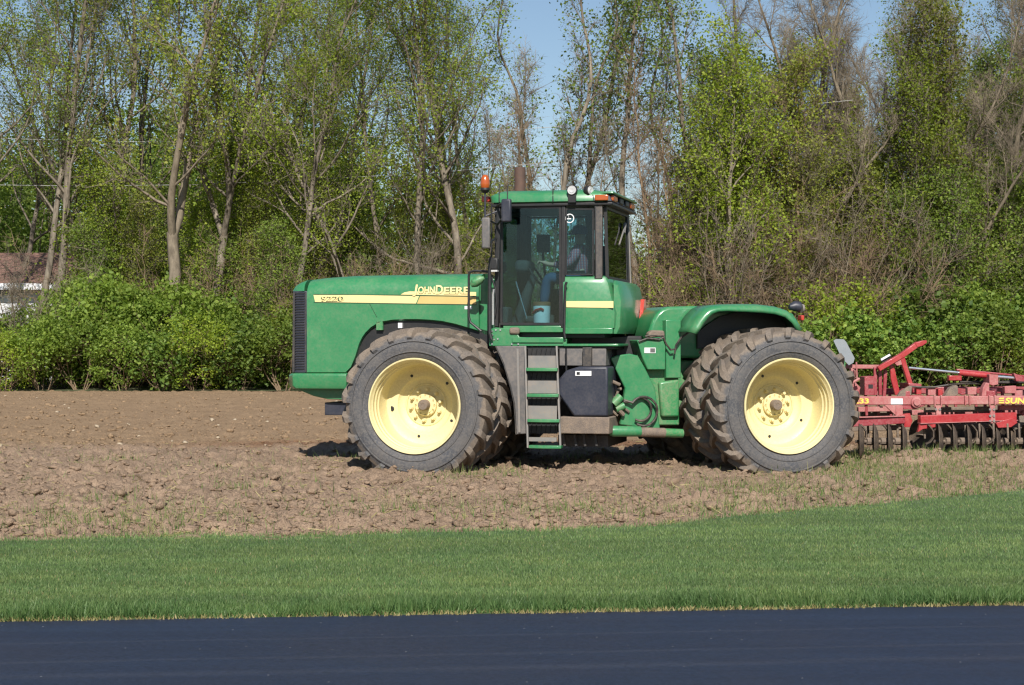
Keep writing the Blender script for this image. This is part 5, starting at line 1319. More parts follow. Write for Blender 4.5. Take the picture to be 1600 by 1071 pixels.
b = MB(); b.tube([(xs_ - 0.18, 0, ZF), (xs_ - 0.04, 0, ZF + 0.45), (xs_ + 0.06, 0, ZF + 0.70)], [0.10, 0.07, 0.05], 12); b.build('steering_column', M['interior'], tractor, F)
b = MB(); ring = []
for k in range(25):
    t = 2 * math.pi * k / 24; ring.append((xs_ + 0.08 + 0.11 * math.cos(t), 0.20 * math.sin(t), ZF + 0.72 - 0.17 * math.cos(t)))
b.tube(ring, 0.016, 8); b.build('steering_wheel', M['black'], tractor, F)
b = MB(); x, z = F.p(822, 415, -0.1); b.box(x - 0.13, x + 0.06, -0.25, 0.2, z - 0.10, z + 0.07); b.build('instrument_pod', M['interior'], tractor, F, 0.05)
b = MB(); x, z = F.p(798, 418, 0.4); b.box(x - 0.1, x + 0.1, 0.3, 0.6, ZF, z); b.build('front_console', M['interior'], tractor, F, 0.04)
b = MB(); x, z = F.p(852, 400, 0.4); b.tube([(x, 0.45, ZF + .6), (x - 0.05, 0.42, z + 0.1)], 0.02, 8); b.box(x - 0.12, x + 0.05, 0.38, 0.5, z + 0.05, z + 0.30); b.build('monitor', M['interior'], tractor, F, 0.02)
b = MB(); b.box(F.p(782, 480, -0.7)[0], F.p(796, 480, -0.7)[0], -0.78, -0.5, ZF, F.p(790, 480, -0.7)[1]); b.build('step_box', M['interior'], tractor, F, 0.03)
b = MB(); b.tube([F.pt(806, 440, -0.55), F.pt(823, 498, -0.55)], 0.010, 6); b.build('door_strut', M['chrome'], tractor, F)
# white water cooler with red handle on the cab floor
xj, zj = F.p(846, 505, -0.62); zt2 = F.p(846, 478, -0.62)[1]; zc = F.p(846, 473, -0.62)[1]
cooler = empty('water_cooler', F.rel((xj, -0.60, ZF))); cooler.parent = None; cooler.location = F.w((xj, -0.60, ZF)); cooler.rotation_euler = (0, 0, F.ang)
tag(cooler, 'white water cooler with brown lid and red handle on the cab floor', 'cooler')
b = MB(); b.lathe([(0.0, 0.001), (0.105, 0.001), (0.112, 0.02), (0.118, zt2 - ZF), (0.0, zt2 - ZF)], 24, axis='z'); b.build('jug', M['white'], cooler)
M['brownlid'] = paint('brown_lid', (0.30, 0.13, 0.06), 0.5, 0.1)
b = MB(); b.lathe([(0.122, zt2 - ZF + .001), (0.122, zc - ZF), (0.10, zc - ZF + 0.01), (0, zc - ZF + 0.01)], 24, axis='z'); b.build('lid', M['brownlid'], cooler)
b = MB(); b.tube([(-0.11, -0.07, zt2 - ZF - 0.10), (-0.05, -0.13, zt2 - ZF - 0.06), (0.02, -0.135, zt2 - ZF - 0.04), (0.05, -0.12, zt2 - ZF - 0.06)], 0.016, 8); b.build('handle', M['redlens'], cooler)

# --- under the cab: mudguard, ladder, tank, box
g = [(775, 541), (822, 541), (822, 600), (823, 678), (806, 679), (805, 660), (803, 630), (796, 600), (787, 570)]
P = [F.p(px, py, -1.02) for px, py in g]
b = MB(); b.prism(P, -1.04, -0.985); b.build('mudguard', M['greyplastic'], tractor, F, 0.01)
arc = [F.p(px, py, -1.02) for px, py in ((774, 541), (787, 570), (796, 600), (803, 630), (805, 660), (806, 679))]
b = MB()
for (xa, za), (xb, zb2) in zip(arc, arc[1:]):
    b.add([(xa, -1.04, za), (xb, -1.04, zb2), (xb, -0.45, zb2), (xa, -0.45, za), (xa + .02, -1.04, za), (xb + .02, -1.04, zb2), (xb + .02, -0.45, zb2), (xa + .02, -0.45, za)], [(0, 1, 2, 3), (7, 6, 5, 4), (0, 4, 5, 1), (2, 6, 7, 3)])
b.build('mudguard_skirt', M['rubbertrim'], tractor, F)
b = MB(); x, z = F.p(809, 560, -1.045); b.beam((x, -1.05, F.p(809, 545, -1.04)[1]), (F.p(812, 676, -1.04)[0], -1.05, F.p(812, 676, -1.04)[1]), 0.012, 0.03); b.build('mudguard_rib', M['greymetal'], tractor, F)
lad = empty('ladder', (0, 0, 0), 0, tractor)
b = MB()
for (xa, xb) in ((821, 825), (870, 876)): b.beam(F.pt(xa, 541, -1.10), F.pt(xb, 700, -1.22), 0.035, 0.022, up=(1, 0, 0))
lr = b.build('ladder_rails', M['greymetal'], tractor, F)
bpy.data.objects.remove(lad); lr.name = 'ladder'; lr.data.name = 'ladder'
for k, (py, xl, xr_) in enumerate(((578, 822, 871), (618.5, 823, 872.5), (658, 824, 874), (699, 826, 877))):
    y = -1.13 - 0.03 * k
    (xa, zt_), (xb, zb2) = F.p(xl, py - 3, y - 0.05), F.p(xr_, py + 2.5, y - 0.05)
    n = 9; v = []; 
    b = MB(); front = []
    for i in range(n):
        t = i / (n - 1); front.append((xa + (xb - xa) * t, y - 0.06 - 0.035 * math.sin(math.pi * t)))
    b.plan(front + [(xb, y + 0.05), (xa, y + 0.05)], zb2, zt_); b.build('step', M['green'], lr, F, 0.006)
for k, (pa, pb) in enumerate(((556, 577), (595, 617), (634, 657), (683, 692))):
    (xa, zt_), (xb, zb2) = F.p(825, pa, -1.08), F.p(871, pb - 2, -1.08)
    b = MB(); b.box(xa, xb, -1.075 - 0.02 * k, -1.06 - 0.02 * k, zb2, zt_); b.build('riser', M['greymetal'], lr, F)
for k, (pa, pb) in enumerate(((545, 556), (582, 594), (621, 634), (661, 678))):
    (xa, zt_), (xb, zb2) = F.p(825, pa, -1.02), F.p(871, pb, -1.02)
    b = MB(); b.box(xa, xb, -1.03, -1.01, zb2, zt_)
    for q in np.linspace(0.1, 0.9, 6): b.tube([(xa + (xb - xa) * q, -1.035, zb2), (xa + (xb - xa) * (q + 0.05), -1.035, zt_)], 0.008, 5)
    b.build('step_well', M['black'], lr, F)
poly = [F.p(px, py, -1.05) for px, py in ((873, 593), (885, 579), (905, 573), (950, 573), (950, 651), (897, 651), (873, 617))]
b = MB(); b.prism(poly, -1.07, 0.2); tank = b.build('fuel_tank', M['tank'], tractor, F, 0.025)
poly = [F.p(px, py, -1.075) for px, py in ((899, 580), (924, 580), (924, 587.5), (899, 587.5))]
b = MB(); b.prism(poly, -1.078, -1.0705); lbl = b.build('warning_label', M['white'], tank, F, smooth=False)
poly = [F.p(px, py, -1.08) for px, py in ((901, 581.5), (906, 581.5), (906, 586), (901, 586))]
b = MB(); b.prism(poly, -1.081, -1.0785); b.build('label_mark', M['black'], lbl.parent, F, smooth=False)
slab('tank_shelf', 874, 947, 545, 572, -0.92, 0.2, M['greyplastic'])
slab('tank_strap', 910, 924, 543, 573, -1.0, -0.925, M['rubbertrim'])
slab('lower_frame', 790, 960, 541.5, 546, -0.9, 0.8, M['black'])
slab('side_step_box', 873, 952, 651.5, 679, -1.10, -0.3, M['dirtmetal'], 0.015)
b = MB()
for px in (880, 898, 912, 930):
    b.beam(F.pt(px, 679, -0.9), F.pt(px + 3, 697, -0.9), 0.05, 0.03)
b.box(F.p(872, 690, -0.8)[0], F.p(950, 690, -0.8)[0], -0.8, 0.6, F.p(900, 698, -0.8)[1], F.p(900, 680, -0.8)[1])
b.build('belly_bracket', M['rubbertrim'], tractor, F)
b = MB(); b.box(F.p(800, 600, -0.4)[0], F.p(960, 600, -0.4)[0], -0.5, 0.55, F.p(900, 676, -0.4)[1], F.p(900, 546, -0.4)[1]); b.build('engine_block', M['black'], tractor, F)

# --- rear half
def qprism(name, pxs, ya, yb, mat, bev=0.01, ref=None):
    P = [Q.p(px, py, ya if ref is None else ref) for px, py in pxs]; b = MB(); b.prism(P, ya, yb); return b.build(name, M[mat], tractor, Q, bev)
YQ = -0.62
qprism('hinge_plate', ((954, 560), (963, 556), (984, 553), (997, 556), (1008, 575), (1024, 607), (1032, 672), (969, 664), (977, 607)), YQ - 0.10, YQ - 0.02, 'green', 0.015)
qprism('hinge_frame', ((996, 545), (1060, 545), (1062, 665), (1000, 665)), YQ + 0.02, 0.55, 'green_dusty', 0.02)
vb = qprism('valve_box', ((995.5, 531.5), (1040, 531.5), (1040, 578), (1012, 578), (1004, 560)), YQ - 0.12, -0.2, 'green', 0.012)
P = [Q.p(px, py, YQ - 0.13) for px, py in ((1007, 543.5), (1024.5, 543.5), (1024.5, 552), (1007, 552))]
b = MB(); b.prism(P, YQ - 0.127, YQ - 0.121); b.build('warning_label', M['white'], vb, Q, smooth=False)
P = [Q.p(px, py, YQ - 0.13) for px, py in ((1016, 544.5), (1023.5, 544.5), (1023.5, 551), (1016, 551))]
b = MB(); b.prism(P, YQ - 0.1295, YQ - 0.1275); b.build('label_mark', M['greyplastic'], vb, Q, smooth=False)
qprism('side_plate', ((1040.5, 500), (1064, 500), (1064, 591), (1040.5, 591)), YQ - 0.06, 0.4, 'green', 0.01)
qprism('axle_housing', ((1030, 597), (1062, 593), (1062, 652), (1034, 652)), YQ - 0.05, 0.4, 'green_dusty', 0.03)
b = MB(); b.tube([Q.pt(946, 672, YQ - 0.25), Q.pt(958, 674, YQ - 0.25), Q.pt(1000, 674.5, YQ - 0.22)], [0.03, 0.075, 0.07], 14); b.build('steering_cylinder', M['green'], tractor, Q)
b = MB(); b.tube([Q.pt(1000, 675.5, YQ - 0.22), Q.pt(1038, 676.5, YQ - 0.18)], 0.065, 14); b.build('cylinder_band', M['dirtmetal'], tractor, Q)
b = MB(); b.tube([Q.pt(1038, 676.5, YQ - 0.18), Q.pt(1066, 677.5, YQ - 0.15)], 0.06, 14); b.build('cylinder_end', M['green_dusty'], tractor, Q)
# hydraulic fittings and the looped hoses
jr = random.Random(4); b = MB()
for k in range(16):
    px, py = jr.uniform(946, 980), jr.uniform(594, 650); x, y, z = Q.pt(px, py, YQ - jr.uniform(0.0, 0.15)); a = jr.uniform(0, 3.1)
    b.tube([(x - 0.06 * math.cos(a), y, z - 0.05 * math.sin(a)), (x + 0.06 * math.cos(a), y - 0.02, z + 0.05 * math.sin(a))], jr.uniform(0.016, 0.032), 8)
o = b.build('hydraulic_fittings', M['dirtmetal'], tractor, Q); o['kind'] = 'stuff'
b = MB(); b.tube([Q.pt(958, 632, YQ - 0.16), Q.pt(970, 620, YQ - 0.16)], 0.06, 12); b.tube([Q.pt(962, 640, YQ - 0.15), Q.pt(975, 634, YQ - 0.15)], 0.05, 12); b.build('control_valve', M['green_dusty'], tractor, Q)
for k, (r_, ox, oy) in enumerate(((0.15, 0, 0), (0.19, 4, 3))):
    c = Q.pt(1001 + ox, 640 + oy, YQ - 0.15); pts = []
    for i in range(22):
        t = 2.5 - 4.6 * i / 21; pts.append((c[0] + r_ * math.cos(t), c[1] - 0.02 * k - 0.01 * math.sin(3 * t), c[2] + r_ * 1.02 * math.sin(t)))
    pts = [Q.pt(966 + 3 * k, 627 - 3 * k, YQ - 0.12)] + pts
    b = MB(); b.tube(pts, 0.017, 8); b.build('hydraulic_hose', M['hose'], tractor, Q)
for pts in (((1008, 526), (1018, 524), (1036, 526), (1041, 538), (1048, 547), (1053, 546)), ((1054, 553), (1056, 540), (1064, 528), (1078, 518), (1084, 517)), ((998, 534), (1012, 529), (1030, 531), (1038, 527))):
    b = MB(); b.tube([Q.pt(x, y, YQ - 0.14) for x, y in pts], 0.014, 7); b.build('hydraulic_hose', M['hose'], tractor, Q)
qprism('hose_clamp', ((1013, 521), (1020, 516), (1038, 517), (1040, 526), (1014, 528)), YQ - 0.15, YQ - 0.02, 'dirtmetal', 0.02)
# added black box standing in for the shade below the cab behind the tank
b = MB(); b.box(HINGE.x - LOC[0] - 0.5, HINGE.x - LOC[0] + 0.6, HINGE.y - LOC[1] - 0.3, HINGE.y - LOC[1] + 0.6, 1.15, 1.78); b.build('gap_shade_box', M['black'], tractor, None, 0.02)
# rear deck and fenders
P = [Q.p(px, py, -0.52) for px, py in ((1014, 516), (1020, 500), (1026, 490), (1034, 483), (1044, 479.5), (1105, 478), (1180, 478), (1240, 490), (1250, 520), (1250, 560), (1044, 560), (1014, 530))]
b = MB(); b.prism(P, -0.54, 0.54); b.build('rear_deck', M['green'], tractor, Q, 0.04)
b = MB()
for k in range(4):
    x, z = Q.p(1062, 508 + k * 7.5, -0.545); b.lathe([(0.012, 0), (0.010, -0.01), (0, -0.01)], 8, c=(x, -0.545, z))
o = b.build('deck_bolts', M['chrome'], tractor, Q); o['kind'] = 'stuff'
out = [(1077, 518), (1083, 508), (1089, 498), (1096, 489), (1104, 481.5), (1114, 477.2), (1130, 475.4), (1160, 474.6), (1190, 475), (1215, 478), (1234, 484), (1247, 495), (1258, 512)]
inn = [(1257, 514), (1244, 502), (1230, 494), (1210, 490), (1180, 489.5), (1150, 490), (1140, 492), (1130, 498), (1121, 506), (1112, 511), (1100, 513), (1088, 516)]
Y0, Y1 = -1.12, -0.5
top_ = [Q.p(px, py, Y0) for px, py in out]
b = MB(); n = len(top_)
# the sheet: curved across, with a rolled outer lip
secs = [(Y1, 0.0, 0.0), (Y0 + 0.22, 0.0, 0.0), (Y0 + 0.10, -0.01, 0.0), (Y0 + 0.03, -0.035, 0.0), (Y0, -0.075, 0.0), (Y0 + 0.005, -0.12, 0.0)]
v = []; f = []
cxm, czm = Q.p(1190, 560, Y0)
def shrink(p, q):
    dx, dz = p[0] - cxm, p[1] - czm; L = math.hypot(dx, dz); return (p[0] + dx / L * q, p[1] + dz / L * q)
for y, q, _ in secs:
    for p in top_: a = shrink(p, q); v.append((a[0], y, a[1]))
for i in range(len(secs) - 1):
    for k in range(n - 1): f.append((i * n + k, i * n + k + 1, (i + 1) * n + k + 1, (i + 1) * n + k))
b.add(v, f); fen = b.build('rear_fender', M['green'], tractor, Q, angle=60)
sol = fen.modifiers.new('solidify', 'SOLIDIFY'); sol.thickness = 0.02; sol.offset = -1
v2 = [(x, -y, z) for x, y, z in v]; b = MB(); b.add(v2, f); fen2 = b.build('rear_fender', M['green'], tractor, Q, angle=60)
sol = fen2.modifiers.new('solidify', 'SOLIDIFY'); sol.thickness = 0.02; sol.offset = -1
P = [Q.p(px, py, -0.6) for px, py in ((1090, 520), (1105, 508), (1125, 495), (1150, 488), (1215, 488), (1245, 505), (1252, 530), (1090, 545))]
b = MB(); b.prism(P, -0.60, -0.545); b.build('fender_liner', M['black'], tractor, Q)
# rear work lamp and tail lamp
x, z = Q.p(1243, 480, -0.9); b = MB(); b.tube([(x - 0.09, -0.9, z), (x - 0.02, -0.9, z + 0.01), (x + 0.06, -0.9, z)], [0.035, 0.07, 0.072], 16); b.build('fender_lamp', M['tank'], tractor, Q)
x, z = Q.p(1252, 482, -0.9); b = MB(); b.tube([(x, -0.9, z), (x + 0.03, -0.9, z)], [0.06, 0.055], 16); b.build('lamp_lens', M['greymetal'], tractor, Q)
b = MB(); x, z = Q.p(1254, 497, -0.95); b.box(x - 0.03, x + 0.015, -0.98, -0.85, z - 0.035, z + 0.035); b.build('tail_lamp', M['redlens'], tractor, Q, 0.01)
# slow-moving-vehicle plate seen from behind its edge
P = [Q.p(px, py, 0.15) for px, py in ((1302, 533), (1306, 530), (1318, 530.5), (1322, 535), (1335, 560), (1333, 567), (1326, 571), (1315, 560))]
b = MB(); b.prism(P, 0.14, 0.155); b.build('warning_plate', M['signback'], tractor, Q, smooth=False)
b = MB(); b.beam(Q.pt(1318, 560, 0.17), Q.pt(1318, 625, 0.17), 0.05, 0.03); b.beam(Q.pt(1245, 600, 0.17), Q.pt(1330, 622, 0.17), 0.1, 0.1); b.build('drawbar', M['rubbertrim'], tractor, Q)

# --- driver
def skin_body(name, joints, edges, radii, mat, parent, origin, root=0, sub=2):
    me = bpy.data.meshes.new(name); me.from_pydata([tuple(j) for j in joints], edges, []); me.update()
    o = bpy.data.objects.new(name, me); COL.objects.link(o)
    import bmesh
    bm = bmesh.new(); bm.from_mesh(me); ly = bm.verts.layers.skin.verify()
    for i, vt in enumerate(bm.verts):
        r_ = radii[i]; vt[ly].radius = (r_, r_); vt[ly].use_root = (i == root)
    bm.to_mesh(me); bm.free()
    o.modifiers.new('skin', 'SKIN')
    s_ = o.modifiers.new('sub', 'SUBSURF'); s_.levels = sub; s_.render_levels = sub
    dg = bpy.context.evaluated_depsgraph_get(); dg.update()
    m2 = bpy.data.meshes.new_from_object(o.evaluated_get(dg)); bpy.data.objects.remove(o); bpy.data.meshes.remove(me)
    m2.name = name; m2.materials.clear(); m2.materials.append(mat)
    m2.polygons.foreach_set('use_smooth', np.ones(len(m2.polygons), dtype=bool))
    return mobj(name, m2, parent)
DRV = F.w((XS - 0.10, -0.06, ZF + 0.54))
person = empty('person', DRV, F.ang); tag(person, 'driver in a plaid shirt and blue jeans seated in the cab', 'person')
# axes of the figure: -x forwards (towards the hood), z up; origin on the seat cushion
sh_l, sh_r = (0.05, -0.20, 0.50), (0.05, 0.20, 0.50)
J = [(0.02, 0, 0.10), (0.05, 0, 0.30), (0.06, 0, 0.47), (0.05, 0, 0.57), (0.03, 0, 0.66), (0.02, 0, 0.76),
     (0.0, -0.10, 0.08), (-0.40, -0.15, 0.13), (-0.46, -0.15, -0.30), (-0.60, -0.15, -0.40),
     (0.0, 0.10, 0.08), (-0.42, 0.14, 0.13), (-0.50, 0.14, -0.30), (-0.64, 0.14, -0.40),
     sh_l, (-0.10, -0.26, 0.28), (-0.36, -0.20, 0.30), (-0.44, -0.17, 0.32), sh_r, (-0.10, 0.26, 0.28), (-0.36, 0.20, 0.30), (-0.44, 0.17, 0.32)]
E = [(0, 1), (1, 2), (2, 3), (3, 4), (4, 5), (0, 6), (6, 7), (7, 8), (8, 9), (0, 10), (10, 11), (11, 12), (12, 13), (2, 14), (14, 15), (15, 16), (16, 17), (2, 18), (18, 19), (19, 20), (20, 21)]
RD = [0.13, 0.12, 0.13, 0.055, 0.085, 0.075, 0.085, 0.06, 0.05, 0.04, 0.085, 0.06, 0.05, 0.04, 0.06, 0.042, 0.03, 0.036, 0.06, 0.042, 0.03, 0.036]
base = len(J)
for s, wv in ((-1, 17), (1, 21)):
    wx, wy, wz = J[wv]
    for k in range(4):
        yk = wy - s * (-0.03 + 0.02 * k); Lk = (0.060, 0.072, 0.068, 0.052)[k]
        a = len(J); J += [(wx - 0.035, yk, wz + 0.02), (wx - 0.035 - Lk * 0.6, yk, wz + 0.025), (wx - 0.035 - Lk * 0.75, yk, wz - 0.01)]; E += [(wv, a), (a, a + 1), (a + 1, a + 2)]; RD += [0.010, 0.009, 0.008]
    a = len(J); J += [(wx - 0.01, wy - s * 0.045, wz), (wx - 0.045, wy - s * 0.055, wz - 0.01)]; E += [(wv, a), (a, a + 1)]; RD += [0.011, 0.009]
skin_body('body', J, E, RD, M['skin'], person, None, 0, 1)
skin_body('shirt', [J[0], J[1], J[2], (0.055, 0, 0.53), sh_l, J[15], (-0.30, -0.215, 0.295), sh_r, J[19], (-0.30, 0.215, 0.295)], [(0, 1), (1, 2), (2, 3), (2, 4), (4, 5), (5, 6), (2, 7), (7, 8), (8, 9)], [0.165, 0.155, 0.165, 0.08, 0.09, 0.065, 0.05, 0.09, 0.065, 0.05], M['plaid'], person, None, 0, 1)
skin_body('trousers', [(0.02, 0, 0.12), J[6], J[7], (-0.45, -0.15, -0.26), J[10], J[11], (-0.49, 0.14, -0.26)], [(0, 1), (1, 2), (2, 3), (0, 4), (4, 5), (5, 6)], [0.16, 0.11, 0.085, 0.07, 0.11, 0.085, 0.07], M['jeans'], person, None, 0, 1)
b = MB(); b.lathe([(0.108, 0.0), (0.110, 0.05), (0.095, 0.10), (0.05, 0.13), (0, 0.135)], 20, c=(0.02, 0, 0.71), axis='z'); b.plan([(-0.08, -0.075), (-0.17, -0.05), (-0.18, 0.05), (-0.08, 0.075)], 0.715, 0.728); b.build('cap', M['cap'], person)
b = MB(); b.tube([(-0.055, 0, 0.69), (-0.085, 0, 0.665), (-0.06, 0, 0.655)], [0.012, 0.018, 0.012], 8); b.build('nose', M['skin'], person)
for s in (-1, 1):
    b = MB(); b.tube([(0.03, s * 0.082, 0.70), (0.035, s * 0.095, 0.675), (0.03, s * 0.082, 0.65)], [0.008, 0.018, 0.008], 8); b.build('ear', M['skin'], person)
    b = MB(); b.box(-0.72, -0.47, s * 0.145 - 0.05, s * 0.145 + 0.05, -0.505, -0.40); b.build('shoe', M['interior'], person, None, 0.035)

# ------------------------------------------------------------------ red tillage implement behind the tractor
ID = 24.4
IO = Vector(((1340 - 800) / FPX * ID, ID))
I = Frame(IO, 5.0, (IO.x, IO.y))
imp = empty('disc_harrow', (IO.x, IO.y, 0.0))
tag(imp, 'dusty red disc harrow towed behind the tractor, running off the photo edge', 'disc harrow')
def ipt(px, py, y=0.0): return I.pt(px, py, y)
def ibeam(name, a, b_, w, h, y=0.0, y2=None, mat='red', bev=0.008, parent=None):
    b = MB(); b.beam(ipt(*a, y), ipt(*b_, y if y2 is None else y2), w, h); return b.build(name, M[mat], parent or imp, I, bev)
def ipoly(name, pxs, ya, yb, mat='red', bev=0.006, parent=None):
    b = MB(); b.prism([I.p(px, py, ya) for px, py in pxs], ya, yb); return b.build(name, M[mat], parent or imp, I, bev)
PXM = 24.4 / FPX                       # metres per photo pixel here
# long square main tube (runs on out of the picture)
mt = ibeam('main_tube', (1322, 626.5), (1760, 624.5), 0.13, 13.5 * PXM, 0.0, mat='reddusty', bev=0.012)
ibeam('rear_tube', (1424, 610.5), (1760, 609), 0.12, 11 * PXM, 0.75)
ibeam('rear_tube', (1330, 612), (1424, 612), 0.12, 10 * PXM, 0.9)
ibeam('cross_tube', (1548, 617), (1552, 612), 0.12, 0.10, -0.05, 0.8)
ibeam('cross_tube', (1415, 617), (1418, 613), 0.12, 0.10, -0.02, 0.95)
ibeam('tongue_tube', (1300, 573), (1374, 573.5), 0.08, 6.5 * PXM, 0.5, mat='reddusty')
# front tower
for (a, b_) in (((1367.5, 574), (1367.5, 618)), ((1375, 575), (1375, 618)), ((1383.5, 578), (1381, 622))):
    ibeam('tower_post', a, b_, 0.05, 0.05, 0.30)
ipoly('tower_box', ((1351, 589), (1366, 588), (1366, 618), (1351, 618)), 0.25, 0.5)
ipoly('tower_slot', ((1357, 601), (1364, 601), (1364, 607), (1357, 607)), 0.243, 0.2495, 'black', 0)
ibeam('lift_arm', (1372, 577), (1408, 556), 0.09, 8 * PXM, 0.2, mat='redclean')
ibeam('lift_arm', (1407, 557), (1434, 537.5), 0.085, 8.5 * PXM, 0.2, mat='redclean')
ipoly('arm_tip', ((1430, 536), (1442, 532.5), (1448, 532), (1448.5, 536), (1441, 541), (1433, 543)), 0.15, 0.25, 'redclean')
ibeam('arm_strut', (1408, 556), (1423, 604), 0.07, 7.5 * PXM, 0.2, mat='redclean')
ipoly('inner_plate', ((1391, 572), (1397, 570), (1401, 590), (1407, 616), (1399, 618), (1392, 592)), 0.25, 0.30, 'redclean')
ipoly('arm_gusset', ((1397, 567), (1408, 560), (1410, 570), (1402, 572)), 0.17, 0.25, 'reddusty')
ipoly('arm_foot', ((1419, 599), (1440, 600), (1440, 606), (1422, 608)), 0.15, 0.6)
ibeam('reflector_strip', (1376.5, 562.5), (1390.5, 554.5), 0.02, 3 * PXM, 0.3, mat='white', bev=0)
ipoly('black_back_plate', ((1377, 566), (1379, 561), (1391, 554), (1393, 557), (1384, 566)), 0.32, 0.34, 'black', 0)  # black plate just behind the white strip
b = MB(); b.tube([ipt(1338, 566, -0.05), ipt(1339, 592, -0.05)], 0.012, 6); b.tube([ipt(1331, 599, -0.05), ipt(1343, 592, -0.05)], 0.022, 6); b.build('hose_holder', M['reddusty'], imp, I)
ipoly('hitch_plate', ((1330, 575), (1337, 579), (1336, 597), (1345, 606), (1340, 617), (1328, 617)), 0.1, 0.2, 'reddusty')
# hydraulic cylinder and rod
b = MB(); b.tube([ipt(1420, 575, 0.25), ipt(1500, 582.8, 0.25)], 2.1 * PXM, 10); b.build('cylinder_rod', M['chrome'], imp, I)
b = MB(); b.tube([ipt(1498, 582.5, 0.25), ipt(1546, 587.5, 0.25)], 4.6 * PXM, 14); b.build('hydraulic_cylinder', M['redclean'], imp, I)
b = MB(); b.tube([ipt(1552, 588.5, 0.25), ipt(1588, 591, 0.25)], 2.6 * PXM, 10); b.build('cylinder_rod', M['chrome'], imp, I)
ibeam('cylinder_guard', (1494, 578), (1620, 590), 0.06, 3 * PXM, 0.42)
ipoly('cylinder_mount', ((1546, 585), (1560, 586), (1560, 601), (1552, 603), (1546, 601)), 0.1, 0.35, 'reddusty')
ipoly('cylinder_lug', ((1584, 583), (1600, 590), (1620, 592), (1620, 598), (1588, 596)), 0.2, 0.3)
b = MB(); b.tube([ipt(1420, 604, 0.1), ipt(1442, 605.5, 0.1), ipt(1462, 605, 0.1), ipt(1480, 602, 0.1), ipt(1500, 600, 0.3), ipt(1560, 599, 0.4), ipt(1640, 596, 0.4)], 0.014, 7); b.build('hydraulic_hose', M['hose'], imp, I)
b = MB(); b.tube([ipt(1500, 597, 0.3), ipt(1560, 597, 0.4), ipt(1640, 594, 0.4)], 0.012, 7); b.build('hydraulic_hose', M['hose'], imp, I)
ibeam('marker_box', (1481, 591), (1501, 591), 0.1, 8 * PXM, 0.5, mat='redclean')
# gussets and hinge
ipoly('gusset', ((1402, 620), (1407, 612), (1421, 603.5), (1425, 604), (1424, 618), (1412, 620)), -0.02, 0.04, 'dirtmetal')
ipoly('gusset', ((1476, 619.5), (1485, 606), (1494, 602), (1497, 604), (1497, 617), (1492, 619.5)), -0.02, 0.10, 'dirtmetal')
ipoly('gusset', ((1534, 619), (1536, 606), (1541, 598), (1546, 599), (1546, 619)), -0.02, 0.1, 'reddusty')
ipoly('brace', ((1500, 616), (1534, 604), (1534, 608), (1504, 618)), 0.4, 0.45)
ipoly('side_label', ((1392, 623), (1410.5, 623), (1410.5, 632), (1392, 632)), -0.0705, -0.066, 'white', 0)
b = MB(); x, z = I.p(1432, 629, -0.09); b.lathe([(0.0, 0.10), (0.075, 0.10), (0.075, 0.0), (0.05, -0.01), (0.045, -0.03), (0, -0.03)], 20, c=(x, -0.09, z)); b.build('wing_hinge', M['reddusty'], imp, I)
ipoly('hinge_plate', ((1408, 633), (1424, 618), (1442, 618), (1446, 634), (1430, 640), (1412, 640)), -0.05, 0.05, 'red')
ipoly('corner_plate', ((1382, 633), (1410, 633.5), (1410, 651), (1401, 651)), -0.06, -0.02, 'reddusty')
ipoly('gang_upright', ((1400, 634), (1411, 634), (1411, 653), (1400, 653)), -0.075, -0.062, 'reddusty')
# U-clamps round the main tube
for px in (1460.5, 1470.5, 1508, 1515, 1546, 1554.5):
    ibeam('clamp', (px, 617.5), (px + 0.3, 637 if px < 1500 else 634), 0.03, 2.6 * PXM, -0.082, mat='reddusty')
for px in (1465.5, 1550):
    ibeam('clamp_foot', (px, 634), (px + 1, 662), 0.05, 8 * PXM, -0.10, mat='reddusty')
    b = MB(); 
    for q in (-3, 3):
        for pz in (640, 650, 658):
            x, z = I.p(px + q, pz, -0.13); b.lathe([(0.018, 0), (0.018, -0.015), (0, -0.015)], 6, c=(x, -0.125, z))
    b.build('clamp_bolt', M['greymetal'], imp, I)
# gang beams, set at an angle under the frame
gb = ibeam('gang_beam', (1436, 655.5), (1586, 650.5), 0.11, 12 * PXM, -0.18, -0.02, mat='redclean')
ibeam('beam_lip', (1436, 661.8), (1588, 657), 0.13, 1.6 * PXM, -0.19, -0.03, mat='reddusty', parent=gb)
ipoly('beam_end', ((1434, 676), (1437, 664), (1444, 659), (1462, 661), (1462, 668), (1442, 671)), -0.22, -0.15, 'redclean')
ipoly('beam_end', ((1556, 661), (1586, 652), (1590, 661), (1580, 668), (1560, 669)), -0.12, -0.02, 'redclean')
ibeam('gang_beam', (1326, 661), (1412, 655.5), 0.11, 12.5 * PXM, -0.25, -0.15, mat='red')
ibeam('beam_lip', (1340, 652.5), (1412, 650.5), 0.12, 1.8 * PXM, -0.27, -0.17, mat='reddusty')
ipoly('gang_hanger', ((1400, 651), (1422, 646), (1426, 658), (1422, 668), (1408, 668)), -0.15, -0.02, 'redclean')
ibeam('rear_gang_beam', (1590, 653), (1760, 646), 0.11, 12 * PXM, 0.9, 1.4)
ibeam('rear_gang_beam', (1440, 648), (1600, 646), 0.10, 9 * PXM, 1.3, 1.6, mat='dirtmetal')
